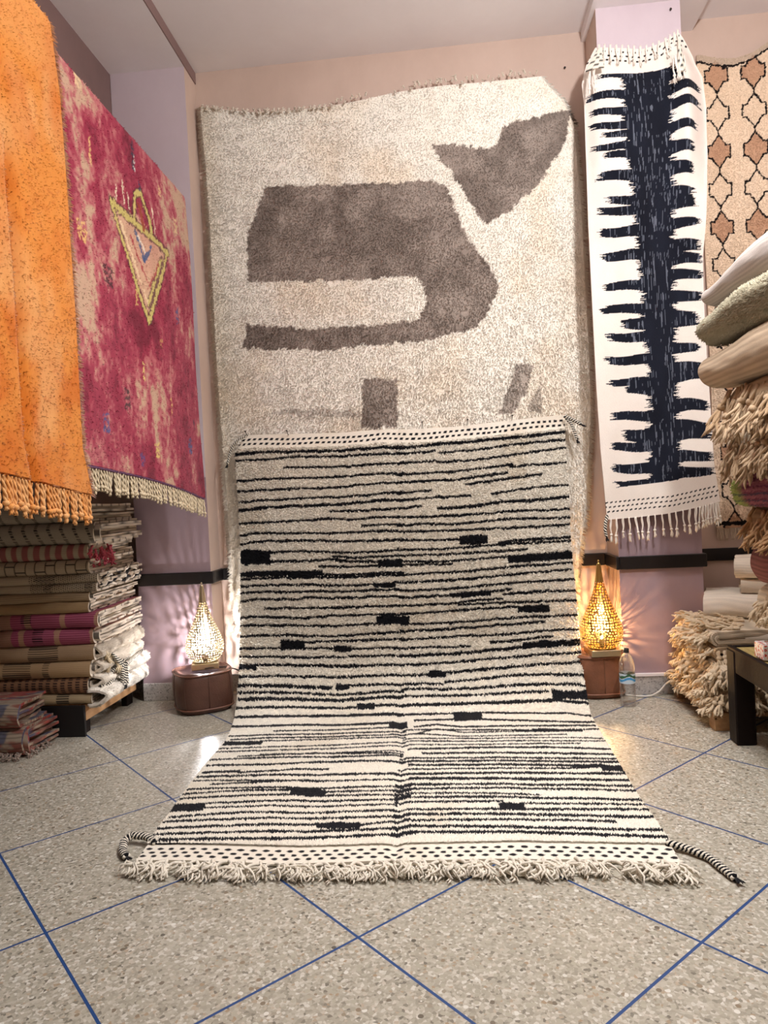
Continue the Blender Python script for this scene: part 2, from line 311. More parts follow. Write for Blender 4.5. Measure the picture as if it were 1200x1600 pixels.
# ---- measured outlines and woven pattern tables (metres, or fractions of the rug)
STRIPES=[(0.0042,[(-0.001,0.0354),(0.092,0.033),(0.217,0.0329),(0.364,0.0348),(0.462,0.0333),(0.52,0.0339)]),(0.0033,[(-0.002,0.0476),(0.106,0.0475),(0.176,0.0425),(0.363,0.0455),(0.519,0.0453)]),(0.0033,[(0.152,0.0628),(0.229,0.0638),(0.41,0.0645),(0.517,0.0633)]),(0.0033,[(-0.001,0.0872),(0.122,0.0841),(0.211,0.0832),(0.408,0.0824),(0.514,0.0821)]),(0.0033,[(-0.001,0.107),(0.229,0.1029),(0.308,0.1024),(0.512,0.0991)]),(0.0033,[(-0.003,0.1272),(0.281,0.1199),(0.403,0.121),(0.51,0.1169)]),(0.0041,[(-0.002,0.1432),(0.106,0.1376),(0.304,0.1342),(0.509,0.1318)]),(0.0033,[(0.286,0.1467),(0.449,0.1494),(0.508,0.146)]),(0.0032,[(0.001,0.1674),(0.154,0.1643),(0.278,0.1606),(0.361,0.1638),(0.449,0.1626),(0.506,0.1634)]),(0.0032,[(0.382,0.1764),(0.506,0.177)]),(0.0032,[(0.002,0.1899),(0.052,0.1854),(0.251,0.187),(0.398,0.1873),(0.505,0.1899)]),(0.0033,[(-0.002,0.2062),(0.051,0.2012),(0.25,0.2005),(0.445,0.206),(0.504,0.2048)]),(0.0041,[(0.52,0.0348),(0.616,0.0311),(0.806,0.0327),(0.996,0.0315)]),(0.0033,[(0.519,0.0453),(0.613,0.043)]),(0.0032,[(0.629,0.0475),(0.758,0.0476),(0.853,0.0451),(0.997,0.0452)]),(0.0033,[(0.517,0.0633),(0.613,0.0618)]),(0.0032,[(0.62,0.0648),(0.732,0.066),(0.898,0.0619),(0.996,0.0596)]),(0.0033,[(0.514,0.0842),(0.706,0.0832),(0.839,0.0809)]),(0.0032,[(0.834,0.0853),(0.942,0.086),(0.997,0.0866)]),(0.0032,[(0.512,0.0991),(0.68,0.0987),(0.823,0.0956)]),(0.0032,[(0.701,0.1096),(0.831,0.1063),(0.921,0.1042)]),(0.0033,[(0.51,0.1184),(0.592,0.1167)]),(0.0031,[(0.774,0.1312),(0.89,0.1271),(0.997,0.1269)]),(0.0033,[(0.509,0.1318),(0.605,0.13),(0.71,0.1309)]),(0.0032,[(0.508,0.1466),(0.561,0.1437)]),(0.0043,[(0.613,0.1509),(0.723,0.1506),(0.803,0.1472),(0.888,0.1501),(0.997,0.1481)]),(0.0032,[(0.506,0.1628),(0.698,0.1654),(0.84,0.1664),(1.0,0.1705)]),(0.0032,[(0.505,0.179),(0.554,0.1759),(0.649,0.1807),(0.815,0.1798),(1.002,0.1862)]),(0.0031,[(0.505,0.1893),(0.743,0.1939),(0.838,0.1966),(0.998,0.1982)]),(0.0032,[(0.005,0.2198),(0.09,0.2216),(0.2,0.22),(0.396,0.2253),(0.502,0.2238)]),(0.0187,[(0.004,0.2292),(0.09,0.231)]),(0.0032,[(0.09,0.2387),(0.174,0.2385),(0.298,0.2351)]),(0.0032,[(0.288,0.2301),(0.371,0.2346),(0.502,0.2341)]),(0.0032,[(0.246,0.2481),(0.394,0.2508),(0.428,0.2497)]),(0.0032,[(0.297,0.238),(0.424,0.2437)]),(0.0099,[(0.428,0.2474),(0.494,0.2477)]),(0.0071,[(0.002,0.2617),(0.25,0.2603)]),(0.0031,[(0.248,0.2632),(0.394,0.2645),(0.5,0.2646)]),(0.0032,[(0.002,0.2705),(0.149,0.2683),(0.296,0.2685),(0.499,0.2695)]),(0.0032,[(0.002,0.2832),(0.198,0.2815),(0.412,0.2845)]),(0.0069,[(0.414,0.2865),(0.472,0.2873)]),(0.0032,[(0.47,0.2818),(0.498,0.2825)]),(0.0032,[(-0.0,0.2957),(0.084,0.2939),(0.139,0.2952),(0.246,0.2931),(0.392,0.2947),(0.497,0.2963)]),(0.0032,[(0.002,0.311),(0.05,0.3073),(0.173,0.3085),(0.197,0.3047),(0.391,0.3062),(0.496,0.3084)]),(0.0031,[(0.079,0.3244),(0.197,0.3235),(0.342,0.3224),(0.495,0.3247)]),(0.0032,[(0.003,0.3415),(0.05,0.3392),(0.197,0.3422),(0.294,0.3362),(0.494,0.3401)]),(0.0031,[(0.001,0.3545),(0.221,0.3556),(0.389,0.3547),(0.494,0.3557)]),(0.0102,[(0.418,0.3491),(0.508,0.3499)]),(0.0031,[(0.002,0.3741),(0.1,0.3727),(0.221,0.3735),(0.389,0.3722),(0.495,0.371)]),(0.0126,[(0.13,0.3903),(0.195,0.3894)]),(0.0031,[(0.197,0.3851),(0.293,0.3817),(0.492,0.384)]),(0.0031,[(0.003,0.3956),(0.13,0.3954)]),(0.0031,[(0.195,0.3951),(0.289,0.3951)]),(0.0069,[(0.289,0.3951),(0.334,0.396)]),(0.0031,[(0.334,0.3968),(0.492,0.3993)]),(0.0031,[(0.001,0.4106),(0.221,0.4115),(0.341,0.4093),(0.491,0.413)]),(0.0032,[(-0.001,0.4265),(0.101,0.4259),(0.34,0.4256),(0.49,0.4288)]),(0.0032,[(0.504,0.2054),(0.676,0.2096)]),(0.0122,[(0.676,0.2116),(0.752,0.2131)]),(0.0032,[(0.789,0.2205),(0.874,0.219),(0.999,0.2201)]),(0.0031,[(0.502,0.223),(0.646,0.2253),(0.835,0.2247),(0.998,0.2262)]),(0.0032,[(0.526,0.2335),(0.693,0.236),(0.867,0.2367)]),(0.0032,[(0.501,0.2434),(0.597,0.2475),(0.711,0.2476),(0.81,0.2472)]),(0.0107,[(0.814,0.252),(0.907,0.2521),(1.0,0.2511)]),(0.0032,[(0.501,0.2501),(0.644,0.2533)]),(0.0031,[(0.499,0.268),(0.69,0.2682),(0.831,0.2652),(1.003,0.2653)]),(0.0031,[(0.498,0.2825),(0.688,0.282),(0.853,0.2788),(0.992,0.2768)]),(0.0031,[(0.497,0.2969),(0.616,0.2977),(0.781,0.2948),(0.998,0.2945)]),(0.0032,[(0.496,0.3098),(0.638,0.3093)]),(0.0069,[(0.638,0.3093),(0.751,0.3094)]),(0.0032,[(0.751,0.3074),(0.814,0.305)]),(0.0031,[(0.792,0.3136),(0.917,0.3123),(1.0,0.3146)]),(0.0031,[(0.495,0.3241),(0.637,0.3241),(0.708,0.3206),(0.787,0.3211)]),(0.003,[(0.66,0.3271),(0.869,0.3289),(0.997,0.3311)]),(0.0031,[(0.494,0.3393),(0.659,0.337),(0.831,0.3366)]),(0.0084,[(0.833,0.3406),(0.916,0.3421)]),(0.003,[(0.512,0.357),(0.681,0.3577),(0.82,0.3553),(0.998,0.3563)]),(0.0031,[(0.531,0.3688),(0.727,0.368),(0.902,0.3647)]),(0.003,[(0.492,0.3838),(0.679,0.3816),(0.748,0.384),(0.954,0.38),(0.999,0.3809)]),(0.003,[(0.747,0.3966),(0.862,0.3932),(0.921,0.3901)]),(0.0031,[(0.492,0.3993),(0.687,0.4002)]),(0.0076,[(0.002,0.4297),(0.051,0.4293)]),(0.0035,[(0.051,0.4262),(0.277,0.426),(0.488,0.4289)]),(0.0036,[(0.0,0.4473),(0.15,0.447),(0.377,0.4458),(0.487,0.4477)]),(0.0053,[(0.003,0.4643),(0.101,0.4667),(0.278,0.4673)]),(0.0085,[(0.296,0.465),(0.328,0.4653)]),(0.0039,[(0.328,0.4628),(0.487,0.4661)]),(0.0044,[(0.005,0.4796),(0.178,0.481),(0.278,0.4824),(0.378,0.482),(0.486,0.4801)]),(0.0063,[(0.006,0.4941),(0.178,0.4963),(0.328,0.4962),(0.485,0.494)]),(0.0059,[(0.003,0.5189),(0.179,0.5188),(0.358,0.52)]),(0.0142,[(0.359,0.5178),(0.402,0.5196)]),(0.0059,[(0.402,0.5179),(0.484,0.5172)]),(0.0089,[(0.005,0.5513),(0.281,0.5485),(0.484,0.5482)]),(0.0086,[(0.002,0.593),(0.089,0.5928),(0.186,0.5872),(0.331,0.5892),(0.464,0.5857)]),(0.0234,[(0.45,0.5962),(0.492,0.5961)]),(0.0053,[(0.127,0.6163),(0.284,0.6118),(0.426,0.6079),(0.482,0.6075)]),(0.0053,[(0.007,0.638),(0.145,0.6331),(0.333,0.6278),(0.482,0.625)]),(0.0052,[(0.017,0.6532),(0.148,0.6465),(0.482,0.6378)]),(0.013,[(0.006,0.6691),(0.105,0.6691)]),(0.0045,[(0.101,0.6611),(0.29,0.6519),(0.482,0.649)]),(0.0043,[(-0.001,0.6903),(0.117,0.6861),(0.297,0.6774),(0.484,0.6709)]),(0.0042,[(0.001,0.7028),(0.124,0.6999),(0.375,0.6878),(0.485,0.685)]),(0.004,[(0.126,0.7153),(0.349,0.707),(0.488,0.7056)]),(0.0042,[(0.491,0.413),(0.689,0.4115),(0.841,0.4067)]),(0.0088,[(0.841,0.4044),(1.002,0.4023)]),(0.0033,[(0.49,0.4293),(0.737,0.4252),(1.001,0.4198)]),(0.0036,[(0.489,0.4484),(0.563,0.4483)]),(0.0091,[(0.566,0.4467),(0.61,0.4476)]),(0.0034,[(0.61,0.4447),(0.784,0.4418),(1.0,0.4362)]),(0.0039,[(0.489,0.4654),(0.607,0.4664)]),(0.0036,[(0.612,0.4631),(0.782,0.4579),(0.925,0.4578),(1.007,0.4615)]),(0.004,[(0.489,0.4763),(0.635,0.4782),(0.828,0.477),(0.969,0.4775),(1.006,0.4823)]),(0.0046,[(0.488,0.4923),(0.73,0.4943),(0.896,0.4933)]),(0.0179,[(0.909,0.5012),(1.004,0.5053)]),(0.0073,[(0.487,0.5188),(0.679,0.5174),(0.822,0.5182),(0.916,0.5165),(1.002,0.5283)]),(0.0066,[(0.487,0.5515),(0.724,0.5544),(0.863,0.5604),(0.932,0.5623),(0.998,0.5762)]),(0.0069,[(0.52,0.5775),(0.628,0.5783)]),(0.0286,[(0.631,0.5672),(0.702,0.5683)]),(0.0068,[(0.7,0.5818),(0.945,0.6015),(1.003,0.6031)]),(0.0061,[(0.517,0.6072),(0.579,0.5998),(0.646,0.6127),(0.806,0.6142),(0.993,0.6177)]),(0.0052,[(0.517,0.6202),(0.668,0.6266),(0.828,0.6344)]),(0.0118,[(0.831,0.6337),(0.89,0.6346)]),(0.0051,[(0.891,0.6339),(0.996,0.6326)]),(0.0045,[(0.516,0.6391),(0.577,0.6189),(0.644,0.6368),(0.801,0.6388),(0.951,0.6389)]),(0.0043,[(0.53,0.6397),(0.642,0.6531),(0.797,0.6557),(0.907,0.6526)]),(0.0042,[(0.516,0.6576),(0.708,0.6655),(0.925,0.6672),(0.991,0.6719)]),(0.0042,[(0.517,0.6685),(0.707,0.6776),(1.0,0.6824)]),(0.0042,[(0.531,0.6832),(0.705,0.6915),(0.93,0.6915)]),(0.005,[(0.07,0.7217),(0.279,0.7093),(0.475,0.7151)]),(0.0057,[(0.006,0.7341),(0.218,0.7242),(0.476,0.723)]),(0.0057,[(0.009,0.7548),(0.165,0.7526),(0.289,0.7414),(0.416,0.7419),(0.511,0.7496)]),(0.0069,[(0.013,0.7801),(0.097,0.7753)]),(0.0052,[(0.1,0.7797),(0.199,0.7737),(0.234,0.7673),(0.315,0.7668)]),(0.006,[(0.008,0.7946),(0.21,0.7873),(0.363,0.7859),(0.514,0.7893)]),(0.0041,[(0.006,0.8072),(0.211,0.8055)]),(0.0048,[(0.054,0.8193),(0.247,0.8051),(0.515,0.8075)]),(0.0046,[(0.006,0.8329),(0.195,0.8278),(0.516,0.8281)]),(0.0046,[(0.005,0.8467),(0.139,0.8377),(0.251,0.8347)]),(0.0151,[(0.253,0.84),(0.326,0.8426)]),(0.0046,[(0.325,0.8388),(0.517,0.8411)]),(0.0045,[(-0.003,0.8601),(0.261,0.8477),(0.517,0.8545)]),(0.017,[(-0.013,0.8864),(0.067,0.8843)]),(0.0043,[(0.062,0.8754),(0.266,0.8645),(0.462,0.8667)]),(0.004,[(0.068,0.887),(0.214,0.8798),(0.463,0.8793)]),(0.0046,[(0.01,0.9101),(0.164,0.8974),(0.464,0.8942)]),(0.0044,[(0.006,0.9216),(0.226,0.911),(0.518,0.9092)]),(0.0048,[(0.001,0.9383),(0.179,0.9287),(0.336,0.9241)]),(0.0122,[(0.334,0.9271),(0.415,0.9295)]),(0.0043,[(0.415,0.9283),(0.518,0.9186)]),(0.0047,[(0.002,0.9521),(0.238,0.9423),(0.442,0.9392),(0.519,0.9369)]),(0.0051,[(0.011,0.9647),(0.244,0.9582),(0.394,0.9535),(0.519,0.9526)]),(0.0064,[(0.505,0.7),(0.851,0.7064),(1.009,0.713)]),(0.0062,[(0.542,0.7186),(1.002,0.7332)]),(0.005,[(0.509,0.7352),(0.777,0.7435),(0.996,0.7488)]),(0.0059,[(0.51,0.7464),(1.004,0.7604)]),(0.0066,[(0.512,0.7602),(0.837,0.7687),(0.962,0.7714)]),(0.0153,[(0.958,0.7787),(1.013,0.7835)]),(0.0046,[(0.513,0.7746),(0.834,0.7798),(0.954,0.7769)]),(0.0063,[(0.514,0.7904),(0.769,0.7937),(1.013,0.7985)]),(0.0068,[(0.515,0.8048),(0.765,0.813),(1.011,0.8178)]),(0.0057,[(0.516,0.8238),(0.822,0.8319),(0.998,0.8339)]),(0.0049,[(0.517,0.8364),(0.759,0.8422),(1.014,0.8474)]),(0.004,[(0.517,0.8486),(0.796,0.8604)]),(0.0053,[(0.517,0.8605),(0.811,0.8695),(1.018,0.8721)]),(0.0044,[(0.517,0.8735),(0.711,0.8784)]),(0.0172,[(0.708,0.8922),(0.753,0.8916)]),(0.0043,[(0.755,0.8829),(0.862,0.8842),(1.017,0.8843)]),(0.0049,[(0.518,0.8942),(0.746,0.8987),(1.015,0.8967)]),(0.0054,[(0.518,0.9069),(0.851,0.9134),(1.02,0.9154)]),(0.0046,[(0.518,0.9219),(0.92,0.9262)]),(0.005,[(0.519,0.9351),(0.788,0.9435),(1.013,0.9446)]),(0.0049,[(0.519,0.9491),(0.784,0.954),(1.009,0.9592)])]
BWPROF=[(4.6,1.95),(4.599,1.925),(4.597,1.891),(4.595,1.85),(4.593,1.804),(4.589,1.753),(4.585,1.7),(4.579,1.642),(4.573,1.578),(4.565,1.509),(4.557,1.439),(4.548,1.368),(4.54,1.3),(4.531,1.232),(4.522,1.164),(4.513,1.095),(4.504,1.027),(4.494,0.962),(4.485,0.9),(4.476,0.841),(4.467,0.784),(4.458,0.729),(4.448,0.676),(4.439,0.627),(4.43,0.58),(4.421,0.537),(4.413,0.497),(4.404,0.46),(4.396,0.425),(4.386,0.392),(4.375,0.36),(4.363,0.329),(4.351,0.3),(4.337,0.273),(4.323,0.247),(4.307,0.223),(4.29,0.2),(4.272,0.179),(4.252,0.159),(4.231,0.141),(4.209,0.124),(4.185,0.109),(4.16,0.095),(4.133,0.083),(4.106,0.073),(4.076,0.064),(4.046,0.057),(4.013,0.051),(3.98,0.045),(3.948,0.041),(3.919,0.038),(3.888,0.036),(3.852,0.034),(3.807,0.033),(3.75,0.032),(3.681,0.031),(3.603,0.03),(3.517,0.03),(3.421,0.03),(3.316,0.03),(3.2,0.03),(3.06,0.03),(2.893,0.03),(2.716,0.03),(2.546,0.03),(2.402,0.03),(2.3,0.03)]
BWL=[(0.282,-1.389),(0.402,-1.387),(0.698,-1.37),(0.991,-1.361),(1.32,-1.363),(1.643,-1.364),(1.9,-1.341),(2.16,-1.287),(2.376,-1.242),(2.525,-1.223),(2.692,-1.219),(2.886,-1.216),(3.144,-1.202),(3.389,-1.183),(3.593,-1.171),(3.726,-1.161)]
BWR=[(0.223,0.754),(0.395,0.748),(0.72,0.751),(1.0,0.744),(1.199,0.746),(1.395,0.751),(1.588,0.75),(1.825,0.743),(2.026,0.729),(2.245,0.706),(2.463,0.705),(2.649,0.702),(3.124,0.693),(3.368,0.696),(3.574,0.702),(3.743,0.701)]
BWT=[(-1.318,0.235),(-1.027,0.243),(-0.731,0.252),(-0.417,0.249),(-0.272,0.258),(0.036,0.255),(0.442,0.237),(0.754,0.219)]
BWF=[(-1.161,3.726),(-0.721,3.75),(-0.279,3.73),(0.156,3.719),(0.47,3.729),(0.701,3.743)]
SHAG_L=[(-1.523, 3.926), (-1.509, 3.547), (-1.501, 3.126), (-1.503, 2.704), (-1.506, 2.239), (-1.499, 1.814), (-1.489, 1.515), (-1.481, 1.088), (-1.474, 0.66), (-1.452, 0.401)]
SHAG_R=[(0.707, 3.89), (0.834, 3.713), (0.89, 3.548), (0.908, 3.326), (0.92, 3.125), (0.927, 2.642), (0.934, 2.158), (0.928, 1.753), (0.9, 1.451), (0.869, 1.106), (0.813, 0.823), (0.792, 0.701), (0.769, 0.352)]
SHAG_T=[(-1.523, 3.918), (-1.181, 3.851), (-0.926, 3.834), (-0.672, 3.834), (-0.524, 3.848), (-0.294, 3.874), (-0.045, 3.89), (0.119, 3.894), (0.362, 3.893), (0.707, 3.89)]
SHAG_P=[[(-1.245, 3.059), (-1.109, 3.344), (-0.824, 3.335), (-0.321, 3.311), (0.017, 3.293), (0.088, 3.238), (0.127, 3.108), (0.206, 2.894), (0.317, 2.734), (0.379, 2.579), (0.276, 2.378), (0.179, 2.307), (-0.052, 2.274), (-0.406, 2.265), (-0.79, 2.254), (-1.324, 2.303), (-1.277, 2.456), (-0.88, 2.403), (-0.4, 2.394), (-0.141, 2.408), (-0.078, 2.511), (-0.105, 2.64), (-0.173, 2.691), (-0.649, 2.702), (-1.262, 2.741)], [(-0.005, 3.52), (0.145, 3.51), (0.395, 3.466), (0.445, 3.598), (0.539, 3.622), (0.89, 3.644), (0.826, 3.426), (0.656, 3.2), (0.445, 3.049), (0.336, 2.977), (0.283, 3.05)], [(-0.526, 2.049), (-0.3, 2.035), (-0.316, 1.716), (-0.554, 1.73)], [(-1.148, 1.878), (-0.814, 1.866), (-0.549, 1.834), (-0.551, 1.792), (-0.817, 1.82), (-1.149, 1.853)], [(0.482, 2.086), (0.594, 2.059), (0.444, 1.766), (0.342, 1.772)], [(0.626, 1.963), (0.629, 1.767), (0.525, 1.773)]]
IK_L=[(0.977, 3.833), (0.926, 3.753), (0.896, 3.645), (0.905, 3.514), (0.902, 3.179), (0.893, 2.807), (0.895, 2.432), (0.897, 1.868), (0.904, 1.49), (0.917, 1.187), (0.923, 1.065)]
IK_R=[(1.445, 3.864), (1.541, 3.744), (1.593, 3.629), (1.607, 3.445), (1.601, 3.189), (1.578, 2.971), (1.557, 2.788), (1.53, 2.569), (1.527, 2.311), (1.532, 1.976), (1.545, 1.678), (1.552, 1.38), (1.578, 1.14)]
IK_T=[(0.977, 3.833), (1.082, 3.807), (1.227, 3.799), (1.336, 3.817), (1.445, 3.864)]
IK_B=[(0.923, 1.065), (1.114, 1.071), (1.261, 1.083), (1.444, 1.112), (1.578, 1.14)]
IK_LF=[(0.977, 3.663, 0.039), (0.917, 3.55, 0.043), (0.939, 3.455, 0.039), (0.936, 3.374, 0.039), (1.006, 3.319, 0.035), (0.941, 3.25, 0.039), (1.009, 3.199, 0.039), (0.967, 3.08, 0.054), (1.016, 2.935, 0.047), (0.958, 2.876, 0.047), (0.957, 2.753, 0.054), (0.966, 2.614, 0.054), (0.98, 2.437, 0.05), (0.956, 2.304, 0.05), (1.07, 2.213, 0.062), (0.982, 2.137, 0.05), (0.969, 2.003, 0.05), (0.975, 1.874, 0.043), (1.072, 1.827, 0.054), (0.981, 1.674, 0.05), (1.05, 1.557, 0.07), (0.966, 1.494, 0.05), (0.98, 1.365, 0.054), (0.987, 1.27, 0.047)]
IK_RF=[(1.442, 3.615, 0.047), (1.565, 3.54, 0.047), (1.554, 3.45, 0.05), (1.52, 3.318, 0.05), (1.501, 3.198, 0.062), (1.493, 3.081, 0.07), (1.498, 2.941, 0.07), (1.503, 2.885, 0.062), (1.509, 2.767, 0.054), (1.511, 2.633, 0.07), (1.519, 2.559, 0.062), (1.522, 2.466, 0.054), (1.521, 2.341, 0.058), (1.495, 2.213, 0.085), (1.488, 2.043, 0.054), (1.522, 1.903, 0.101), (1.529, 1.705, 0.066), (1.541, 1.559, 0.101), (1.546, 1.406, 0.058), (1.553, 1.313, 0.054)]
IK_CL=[(1.12, 3.67), (1.118, 3.53), (1.117, 3.345), (1.137, 3.121), (1.152, 2.86), (1.166, 2.598), (1.181, 2.336), (1.185, 2.074), (1.194, 1.849), (1.189, 1.55), (1.175, 1.212)]
IK_CR=[(1.402, 3.671), (1.395, 3.502), (1.391, 3.319), (1.386, 3.098), (1.383, 2.84), (1.376, 2.581), (1.369, 2.322), (1.359, 2.063), (1.357, 1.839), (1.36, 1.54), (1.353, 1.203)]
IK_TOPB=[(0.985, 3.666), (1.185, 3.656), (1.394, 3.671), (1.445, 3.666)]
IK_BOTB=[(0.986, 1.251), (1.159, 1.265), (1.342, 1.279), (1.552, 1.301)]
DI_T=[(1.692, 3.93), (1.791, 3.9), (1.886, 3.882), (1.982, 3.9), (2.099, 3.962), (2.157, 3.987)]
DI_L=[(1.691, 3.911), (1.663, 2.599), (1.673, 1.875), (1.669, 0.974)]
DI_M=[(1.786, 3.79), (1.796, 3.551), (1.776, 3.315), (1.779, 3.108), (1.778, 2.869), (2.0, 3.772), (1.992, 3.54), (1.995, 3.334), (1.99, 3.097)]
DI_B=[(1.669, 0.974), (1.832, 0.967)]
RED={'topn': (2.623, 3.116), 'topf': (4.084, 3.103), 'botn': (2.703, 1.431), 'botf': (4.192, 1.321), 'mid': (2.683, 2.137), 'dm': [(3.135, 2.65), (3.362, 2.665), (3.361, 2.773), (3.441, 2.831), (3.519, 2.735), (3.554, 2.645), (3.753, 2.637), (3.704, 2.536), (3.481, 2.208)], 'gl': [(3.385, 2.963), (3.445, 2.865), (2.881, 3.059), (3.202, 1.769), (2.968, 1.64), (3.964, 1.597), (3.504, 1.549), (3.062, 2.191), (3.838, 2.402), (3.404, 2.252), (3.06, 2.938), (3.514, 1.924)]}
ORC={'edge': [(2.56, 3.071), (2.603, 2.829), (2.621, 2.482), (2.634, 2.047), (2.642, 1.506), (2.696, 1.333)], 'bot': [(2.147, 1.361), (2.696, 1.333)], 'crease': [(2.281, 2.36), (2.284, 1.912), (2.26, 1.373)]}
# ------------------------------------------------------------------ room shell
def struct(name, mb, mat, smooth=False):
    o = mb.obj(name, mat, None, smooth); o['kind'] = 'structure'; return o
def sbox(name, mat, *b, bev=0):
    mb = MB(); box(mb, *b, bev=bev); return struct(name, mb, mat)
BY, LPY, RPY = 4.70, 4.50, 4.39               # back wall, pillar fronts
sbox('floor', M['floor'], -4.2, 3.4, -3.2, 4.85, -.12, 0)
sbox('ceiling_main', M['ceil'], -1.565, 3.4, -3.2, 4.85, 4.165, 4.35)
sbox('ceiling_left', M['ceil'], -4.2, -1.565, -3.2, 4.85, 4.09, 4.35)
sbox('wall_back', M['peach'], -4.2, 3.4, BY, 4.85, 0, 4.165)
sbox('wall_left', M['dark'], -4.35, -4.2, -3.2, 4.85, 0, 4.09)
sbox('wall_right', M['peach'], 3.4, 3.55, -3.2, 4.85, 0, 4.165)
sbox('wall_front', M['peach'], -4.2, 3.4, -3.35, -3.2, 0, 4.165)
sbox('beam_left', M['beam'], -2.25, -2.062, -3.2, 4.50, 2.9, 4.09)
sbox('beam_right', M['ceil'], .975, 1.66, -3.2, BY, 4.10, 4.165)
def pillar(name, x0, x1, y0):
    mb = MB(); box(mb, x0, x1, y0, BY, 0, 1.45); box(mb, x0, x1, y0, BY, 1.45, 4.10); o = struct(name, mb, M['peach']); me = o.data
    me.materials.append(M['mauve']); me.materials.append(M['mauve_lit'])
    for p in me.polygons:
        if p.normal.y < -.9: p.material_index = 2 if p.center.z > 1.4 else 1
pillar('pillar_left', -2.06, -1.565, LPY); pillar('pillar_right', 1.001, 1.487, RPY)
RZ0, RZ1 = .757, .836
for i, b in enumerate([(-2.06, -1.545, LPY-.02, LPY), (-1.565, -1.545, LPY, BY), (-1.545, .981, BY-.02, BY), (.981, 1.001, RPY-.02, BY), (1.001, 1.507, RPY-.022, RPY), (1.487, 3.4, BY-.02, BY), (1.487, 1.507, RPY, BY)]):
    sbox('trim_%d' % (i+1), M['rail'], *b, RZ0, RZ1, bev=.004)
for n, b in dict(baseboard_left=(-2.06, -1.553, LPY-.012, LPY), baseboard_back=(-1.565, 1.0, BY-.012, BY), baseboard_right=(.99, 1.499, RPY-.012, RPY), baseboard_recess=(1.487, 3.4, BY-.012, BY), baseboard_alcove=(-4.2, -2.06, BY-.012, BY)).items():
    sbox(n, M['skirt'], *b, 0, .115, bev=.003)
sbox('trim_8', M['ceil'], 1.0, 1.5, RPY-.018, RPY, .112, .128)
sbox('trim_9', M['beam'], -1.565, -1.558, -3.2, BY, 4.09, 4.163)
# faint round cover plate on the ceiling
mb = MB(); lathe(mb, [(0, -.012), (.055, -.012), (.062, -.008), (.064, 0)], 40)
o = mb.obj('ceiling_plate', M['ceil'], loc=(.50, 4.11, 4.164)); tag(o, 'round flat white cover plate on the ceiling', 'cover plate')

# ------------------------------------------------------------------ tassels
def strand(p0, d, L, wig, seed, n=7, sag=0.0):
    r = np.random.default_rng(seed); t = np.linspace(0, 1, n)[:, None]
    ph = r.random(3)*6.28; w = np.stack([np.sin(t[:, 0]*5+ph[0]), np.sin(t[:, 0]*4.3+ph[1]), np.sin(t[:, 0]*6+ph[2])*.4], 1)*wig*t
    return np.array(p0)+np.array(d)*L*t+w+np.array([0, 0, -sag])*t**2
def tassel_rope(L=.10, r=.0075, seed=0, col=(1, 1, 1), knob=1.5):
    """twisted cord ending in a knot with a short brush"""
    mb = MB(); g = np.random.default_rng(seed)
    lean = (g.random(2)-.5)*.012
    for k in range(2):
        t = np.linspace(0, 1, 22); a = t*L/.011*1.0+k*PI
        p = np.stack([np.cos(a)*r*.45+lean[0]*t, np.sin(a)*r*.45+lean[1]*t, -t*L*.82], 1); tube(mb, p, r*.62, 5, col)
    z = -L*.82
    lathe(mb, [(.0005, z+r*1.3), (r*knob*.8, z+r*.8), (r*knob, z), (r*knob*.8, z-r*.8), (.0005, z-r*1.2)], 8, col, (lean[0], lean[1], 0))
    for k in range(6):
        a = k*PI/3; tube(mb, strand((lean[0], lean[1], z-r*.5), (math.cos(a)*.28, math.sin(a)*.28, -1), L*.18, .002, seed*9+k, 4), [r*.4, r*.42, r*.4, r*.15], 4, col)
    return mb.mesh('tassel', M['yarn'])
def tassel_strands(L=.11, r=.0035, n=3, seed=0, col=(1, 1, 1), flare=.25, brush=8, head=.0):
    """a few cords hanging together, knotted low down and flaring out below the knot"""
    mb = MB(); g = np.random.default_rng(seed); k0 = L*.7; off = (g.random(2)-.5)*.014
    for k in range(n):
        a = k*2*PI/n; p0 = (math.cos(a)*r*(1+head), math.sin(a)*r*.9, 0)
        t = np.linspace(0, 1, 8)[:, None]; p = np.array(p0)*(1-t*.6)+np.concatenate([off[0]*t**2, off[1]*t**2, -k0*t], 1)
        p[:, :2] += (np.sin(t*7+k)*r*.5); tube(mb, p, r, 5, col)
    e = np.array([off[0], off[1], -k0]); lathe(mb, [(.0004, r*2), (r*1.9, r*1.2), (r*2.2, 0), (r*1.8, -r*1.4), (.0004, -r*2)], 8, col, e)
    for k in range(brush):
        a = g.random()*2*PI; f = flare*g.random()**.5
        tube(mb, strand(e, (math.cos(a)*f, math.sin(a)*f, -1), L*.3*(.8+.4*g.random()), .003, seed*31+k, 5), [r*.75, r*.8, r*.75, r*.65, r*.2], 4, col)
    return mb.mesh('tassel', M['yarn'])
